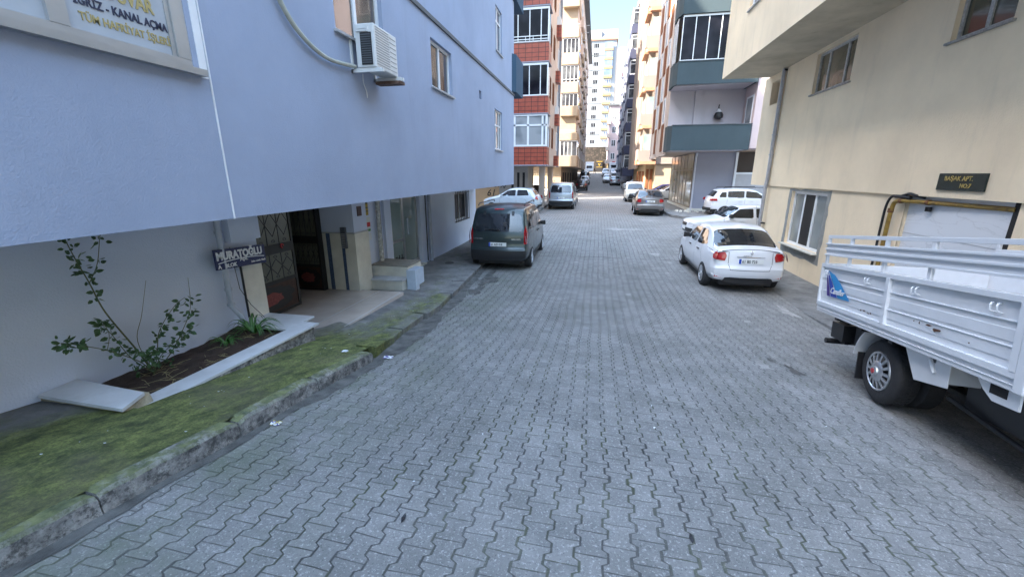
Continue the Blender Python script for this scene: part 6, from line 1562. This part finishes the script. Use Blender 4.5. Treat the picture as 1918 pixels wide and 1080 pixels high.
box(L2b, 'corner_pier', M['white_wall'], -3.5, -3.25, 35.6, 36.1, 2.96, 23)
FG = FY(28.5)
M['spray'] = mat('black_spray_paint', (.02, .015, .015), .7, 0); M['spray_red'] = mat('red_spray_paint', (.3, .03, .02), .7, 0)
text(L2b, '61', FG, -7.5, .95, .62, M['spray'], 1, -.01, .004, .25, name='graffiti')
text(L2b, '61,Ş', FG, -7.0, 1.55, .48, M['spray'], 1, -.01, .004, .15, name='graffiti')
text(L2b, '-  w', FG, -8.6, 1.55, .55, M['spray'], 1, -.01, .010, .1, name='graffiti')
text(L2b, 'V', FG, -9.15, .7, .9, M['spray_red'], 1, -.01, .004, name='graffiti')
text(L2b, 'x y', FG, -6.4, 1.0, .45, M['spray_red'], 1, -.03, .006, .3, name='graffiti')

# ---- cream balcony building, left
L3b = empty('apartment_building', (-5, 54, 0), 'sunlit yellow cream building with stacked balconies beyond the red tiled one, left side', 'apartment building')
box(L3b, 'wall', M['peach'], -14, -3.0, 52.6, 98, 3.3, 24.6); box(L3b, 'ground_floor_wall', M['cream'], -14, -4.5, 53.2, 98, -.1, 3.3)
box(L3b, 'garage_shutter', mat('sand_shutter', (.55, .44, .28), .6, .15), -8.5, -5.6, 53.14, 53.2, -.1, 2.5)
for y in (56, 60, 65, 71, 78): box(L3b, 'shop_opening', M['dark'], -4.52, -4.47, y, y + 2.2, 0, 2.6)
box(L3b, 'eaves', M['grey_line'], -14, -2.3, 52.2, 98, 24.6, 24.8)
zs = [(3.27, 4.54), (6.21, 7.1), (8.9, 9.99), (11.34, 12.52), (14.27, 15.51), (17.0, 18.1), (20, 21.2)]
for i, (z0, z1) in enumerate(zs):
    zt = zs[i + 1][0] if i + 1 < len(zs) else 24.5
    xr = -2.56 - .055 * i
    b = MB(); b.hexa([(-4.7, 52, z0), (xr - .15, 52, z0), (xr, 52.3, z0), (xr, 56.5, z0), (-4.7, 52, z1), (xr - .15, 52, z1), (xr, 52.3, z1), (xr, 56.5, z1)]); b.v[3] = (xr, 56.5, z0)
    b = MB(); b.box(-4.7, xr, 52.0, 56.5, z0, z1); b.build('balcony_parapet', M['cream'], L3b, bevel=.05)
    if i in (0, 2, 3, 4):
        F = FY(52.1); b = MB()
        for u in (-4.6, -4.15, -3.7, -3.25, xr - .1): b.fbox(F, u, u + .06, z1, zt, 0, .08)
        b.fbox(F, -4.6, xr, zt - .1, zt, 0, .08)
        if i == 3: b.fbox(F, -4.6, xr, z1 + .25, z1 + .29, -.05, -.02)
        w_ = b.build('balcony_glazing', M['pvc'], L3b); q = MB(); q.fbox(F, -4.6, xr - .04, z1, zt - .03, .03, .04); q.box(xr - .08, xr - .07, 52.2, 56.3, z1, zt); q.build('pane', M['glass'], w_)
    else:
        box(L3b, 'balcony_back', M['cream'], -4.7, xr - .25, 52.4 if i == 1 else 52.5, 52.59, z1, zt)
        box(L3b, 'balcony_rail', M['pvc'], -4.6, xr - .02, 52.05, 52.08, z1 + .2, z1 + .24)
    for y in (59, 63.5, 68, 73, 79, 86):
        box(L3b, 'bay', M['cream'] if y in (63.5, 73) else M['peach'], -3.0, -2.7, y, y + 2.4, z0, z1)
        window(L3b, FX(-2.98, 1), y + .3, y + 1.9, z1 + .1, z1 + 1.5, .0, (.5,), .08, sill=False)
b = MB()
for i in range(9): b.box(-2.7, -2.1, 57.8 + 3 * (i % 3), 57.86 + 3 * (i % 3), 8 + 1.7 * i, 8.05 + 1.7 * i)
b.build('laundry_bracket', M['alu'], L3b)
L4b = empty('apartment_building', (-6, 104, 2), 'pale building in shade at the top of the slope, last on the left', 'apartment building')
box(L4b, 'wall', M['bluegrey'], -14, -4.0, 100, 116, 5.0, 22); box(L4b, 'ground_floor_wall', M['lilac_grey'], -14, -5.6, 100, 116, 1.5, 5.0)
for f in range(5):
    for y in (102, 106, 110): window(L4b, FX(-4.0, 1), y, y + 1.5, 6.4 + 3.1 * f, 7.9 + 3.1 * f, 0, (.5,), .08, sill=False)
# unseen blockers added to the west: they shade the street and shape the sunlit strip
SUNBLK1 = empty('apartment_building', (-29, -10, 0), 'tall plain block added out of view behind the blue-grey building to shade the street', 'apartment building')
box(SUNBLK1, 'wall', M['peach'], -34, -24, -46, 25.5, -.5, 44)
SUNBLK2 = empty('apartment_building', (-16, 41, 0), 'slim plain block added out of view behind the sunlit yard on the left to trim the sun strip', 'apartment building')
box(SUNBLK2, 'wall', M['cream'], -18, -14.5, 38.6, 44, -.5, 27)

# ---- stone wall, terrace and tower
def rubble():
    t = NT('shade_darkened_rubble_stone'); P = t.pos()
    v = t.node('ShaderNodeTexVoronoi'); v.inputs['Scale'].default_value = 1.9; t.l.new(P, v.inputs['Vector'])
    sc = t.node('ShaderNodeSeparateColor'); t.l.new(v.outputs['Color'], sc.inputs[0])
    c = t.mix(sc.outputs[0], c4((.018, .015, .012)), c4((.06, .048, .04))); k = t.ramp(v.outputs['Distance'], .62, .45)  # stone tones lowered to put the end wall's shade into the colour
    c = t.mix(k, c4((.02, .018, .015)), c); t.put(t.b.inputs['Base Color'], c); t.b.inputs['Roughness'].default_value = .95; return t.m
SWl = empty('retaining_wall', (-3, 134, 3), 'high rubble stone retaining wall closing the end of the street', 'wall')
box(SWl, 'stonework', rubble(), -16, 14, 134, 135.2, 1.5, 10.3); 
b = MB(); b.box(-16, 14, 134.1, 134.4, 10.3, 10.9)
b.build('parapet', M['white_wall'], SWl)
b = MB(); b.add([(-60, 135.1, 1), (60, 135.1, 1), (60, 400, 1), (-60, 400, 1), (-60, 135.1, 10.2), (60, 135.1, 10.2), (60, 400, 10.2), (-60, 400, 10.2)], [(0, 1, 5, 4), (4, 5, 6, 7)])
tag(b.build('hill_terrace', M['pave_plain'], None), kind='structure')
SH = empty('shop_front', (.3, 133.7, 3), 'black shop front with a yellow arrow emblem set against the stone wall', 'shop front')
box(SH, 'front', M['ink'], -.62, 1.15, 133.5, 133.95, 2.9, 6.2)
b = MB(); y = 133.46; b.box(-.62, 1.15, y, y + .03, 6.0, 6.12); b.box(-.62, 1.15, y, y + .03, 4.38, 4.46)
b.add([(-.15, y, 5.5), (.65, y, 5.5), (.25, y, 4.75)], [(0, 1, 2)]); b.build('emblem', mat('yellow_emblem', (.45, .30, .02), .5, 0), SH)
b = MB(); b.add([(-.0, y - .01, 5.45), (.5, y - .01, 5.45), (.25, y - .01, 5.0)], [(0, 1, 2)]); b.build('emblem_centre', M['ink'], SH)
TW_ = empty('apartment_tower', (-2, 152, 10), 'white apartment tower with yellow balcony parapets rising behind the stone wall', 'tower')
FT_ = FY(150)
box(TW_, 'wall', M['white_wall'], -12, 3.7, 150, 165, 10, 43.2); box(TW_, 'side_wall', M['peach'], 3.72, 9, 150.5, 165, 10, 41)
box(TW_, 'eaves', M['orange'], -12.4, 4.1, 149.6, 165, 43.2, 43.7)
b = MB(); b.hexa([(-12.3, 149.8, 43.7), (3.9, 149.8, 43.7), (3.9, 165, 43.7), (-12.3, 165, 43.7), (-12.3, 151.5, 46.6), (3.9, 151.5, 46.6), (3.9, 163, 46.6), (-12.3, 163, 46.6)]); b.box(-2.2, -1.0, 149.9, 151.5, 44, 46); b.build('roof', mat('grey_roof', (.16, .17, .19), .7, .1), TW_)
for i in range(12):
    z = 12.2 + i * 2.62
    window(TW_, FT_, -3.35, -1.7, z, z + 1.35, 0, (.33, .66), .07, sill=False, fm=M['alu'], gm=M['glass_black'])
    window(TW_, FT_, -9.0, -7.4, z, z + 1.35, 0, (.33, .66), .07, sill=False, fm=M['alu'], gm=M['glass_black'])
    box(TW_, 'balcony_parapet', M['ochre'], .0, 2.7, 149.2, 149.99, z - 1.0, z - .25)
    if i >= 8:
        b = MB(); b.fbox(FT_, .02, 2.68, z - .25, z + 1.5, -.7, -.6); b.build('balcony_glazing', M['bluepane'], TW_)
    else: window(TW_, FT_, .6, 2.3, z - .2, z + 1.35, 0, (.33, .66), .12, sill=False, gm=M['bluepane'])
for z in (15, 19.8, 24.6, 29.6, 34.6, 38.9): box(TW_, 'string_course', M['grey_line'], -12.05, -.1, 149.93, 150, z, z + .22)

# ---- bin, person, litter, cables
BN = empty('waste_container', (-4.25, 30.9, .12), 'rusty dark brown waste container beside the silver-blue van on the left', 'waste container')
M['rust'] = mat('rusty_brown_steel', (.055, .03, .02), .7, .4, 6)
b = MB(); b.hexa([(-4.6, 31.05, .35), (-3.95, 31.05, .35), (-3.95, 31.75, .35), (-4.6, 31.75, .35), (-4.68, 30.95, 1.35), (-3.87, 30.95, 1.35), (-3.87, 31.85, 1.35), (-4.68, 31.85, 1.35)])
b.build('tub', M['rust'], BN, bevel=.02)
b = MB(); b.box(-4.74, -3.81, 30.9, 31.9, 1.352, 1.42); b.hexa([(-4.66, 31.0, 1.42), (-3.89, 31.0, 1.42), (-3.89, 31.85, 1.42), (-4.66, 31.85, 1.42), (-4.6, 31.3, 1.62), (-3.95, 31.3, 1.62), (-3.95, 31.7, 1.62), (-4.6, 31.7, 1.62)]); b.build('lid', M['rust'], BN)
b = MB(); b.tube([(-4.85, 31.1, 1.25), (-3.7, 31.1, 1.25)], .03, 6); b.build('lifting_bar', M['iron'], BN)
for sx in (-4.55, -4.0):
    for y in (31.15, 31.65):
        b = MB(); b.tube([(sx - .03, y, .22), (sx + .03, y, .22)], .1, 12); b.box(sx - .02, sx + .02, y - .02, y + .02, .22, .36); b.build('wheel', M['rubber'], BN)
def person(x, y):
    z = gz(y); e = empty('person', (x, y, z), 'person in dark clothes walking across the top of the street', 'person', local=True)
    J = [(0, 0, .95), (0, .0, 1.18), (0, .02, 1.42), (0, 0, 1.52), (0, 0, 1.60), (0, 0, 1.70),
         (.10, 0, .90), (.20, 0, .50), (.24, 0, .08), (.33, 0, .04), (-.08, 0, .90), (-.14, 0, .50), (-.28, 0, .10), (-.20, 0, .04),
         (.02, -.2, 1.40), (.08, -.24, 1.12), (.16, -.22, .90), (.02, .2, 1.40), (-.08, .24, 1.12), (-.04, .24, .88)]
    E_ = [(0, 1), (1, 2), (2, 3), (3, 4), (4, 5), (0, 6), (6, 7), (7, 8), (8, 9), (0, 10), (10, 11), (11, 12), (12, 13), (2, 14), (14, 15), (15, 16), (2, 17), (17, 18), (18, 19)]
    rad = [.15, .15, .15, .06, .09, .10, .09, .065, .045, .04, .09, .065, .045, .04, .07, .05, .035, .07, .05, .035]
    me = bpy.data.meshes.new('person'); me.from_pydata(J, E_, []); o = bpy.data.objects.new('body', me); COL.objects.link(o)
    md = o.modifiers.new('s', 'SKIN'); 
    for i, r in enumerate(rad): me.skin_vertices[0].data[i].radius = (r, r)
    me.skin_vertices[0].data[0].use_root = True
    o.modifiers.new('u', 'SUBSURF').levels = 1
    bpy.context.view_layer.update()
    m2 = bpy.data.meshes.new_from_object(o.evaluated_get(bpy.context.evaluated_depsgraph_get())); o.modifiers.clear(); o.data = m2
    dk = mat('dark_clothes', (.02, .022, .03), .9, .1, obj=True); skn = mat('skin', (.35, .2, .15), .6, 0, obj=True)
    m2.materials.clear(); m2.materials.append(dk); m2.materials.append(skn)
    for p in m2.polygons: p.material_index = 1 if p.center.z > 1.50 or (p.center.z < .93 and abs(p.center.y) > .17) else 0; p.use_smooth = True
    o.parent = e
    b = MB(); b.tube([(-.03, 0, 1.63), (-.02, 0, 1.70), (-.01, 0, 1.79)], [.09, .112, .06], 10); b.build('hair', M['ink'], e, smooth=True)
person(-.85, 112.5)
# crumpled litter
def litter(x, y, s, cols, lab, z=None):
    rr = random.Random(int(x * 100) ^ int(y * 77)); b = MB(); n = 5; z = rz(x, y) + .008 if z is None else z
    for i in range(n + 1):
        for j in range(n + 1): b.v.append((x + s * (i / n - .5) * 1.5 + rr.uniform(-.1, .1) * s, y + s * (j / n - .5) + rr.uniform(-.1, .1) * s, z + rr.uniform(0, .28) * s + .0))
    b.f = [(i * (n + 1) + j, i * (n + 1) + j + 1, (i + 1) * (n + 1) + j + 1, (i + 1) * (n + 1) + j) for i in range(n) for j in range(n)]; b.mi = [rr.choice(range(len(cols))) for _ in b.f]
    tag(b.build('wrapper', cols, None, top=True), lab, 'litter')
MW, MP, MY = mat('wrapper_white', (.6, .62, .65), .4, .1), mat('wrapper_purple', (.10, .07, .25), .3, .1), mat('wrapper_yellow', (.5, .42, .08), .4, .1)
litter(-2.60, 2.66, .055, [MW, MP, MY], 'crumpled purple and white wrapper against the foot of the near kerb')
litter(-2.50, 4.45, .075, [MW, MP, MW], 'larger crumpled pale wrapper at the broken end of the kerb')
litter(-2.9, 4.15, .05, [MW], 'flat white scrap on the mossy pavement near the planter corner', pz(-2.9, 4.15) + .01)
b = MB(); rr = random.Random(33)
for k in range(34):
    x, y = rr.uniform(-2.5, 3.6), rr.uniform(1.3, 9); s = rr.choice((.004, .006, .006, .010)); z = rz(x, y) + .006; a = rr.uniform(0, 3.1)
    c, d = math.cos(a) * s, math.sin(a) * s; b.quad((x - c * 1.8, y - d * 1.8, z), (x + d, y - c, z + .004), (x + c * 1.8, y + d * 1.8, z + .002), (x - d, y + c, z + .004))
for k in range(40):
    y = rr.uniform(1.0, 7.5); x = rr.uniform(-3.6, kerbx(y) - .2); s = rr.choice((.004, .007)); z = pz(x, y) + .012; b.quad((x - s * 2, y, z), (x, y - s, z), (x + s * 2, y, z + .002), (x, y + s, z))
tag(b.build('paper_scraps', MW, None), kind='stuff')
for i, (x, y, lb) in enumerate([(-1.02, 1.83, 'small dark leaf on the pavers low in the middle of the street'), (.62, 2.02, 'black scrap on the pavers right of the street centre line')]):
    b = MB(); z = rz(x, y) + .007; b.add([(x, y - .03, z), (x + .012, y - .01, z + .008), (x + .008, y + .02, z + .004), (x - .004, y + .035, z + .01), (x - .014, y, z + .005)], [(0, 1, 2, 3, 4)]); tag(b.build('dead_leaf', M['ink'], None, top=True), lb, 'leaf')
for o in bpy.data.objects:
    if o.type == 'MESH' and o.parent is None and 'kind' not in o and 'label' not in o: print('UNTAGGED', o.name)
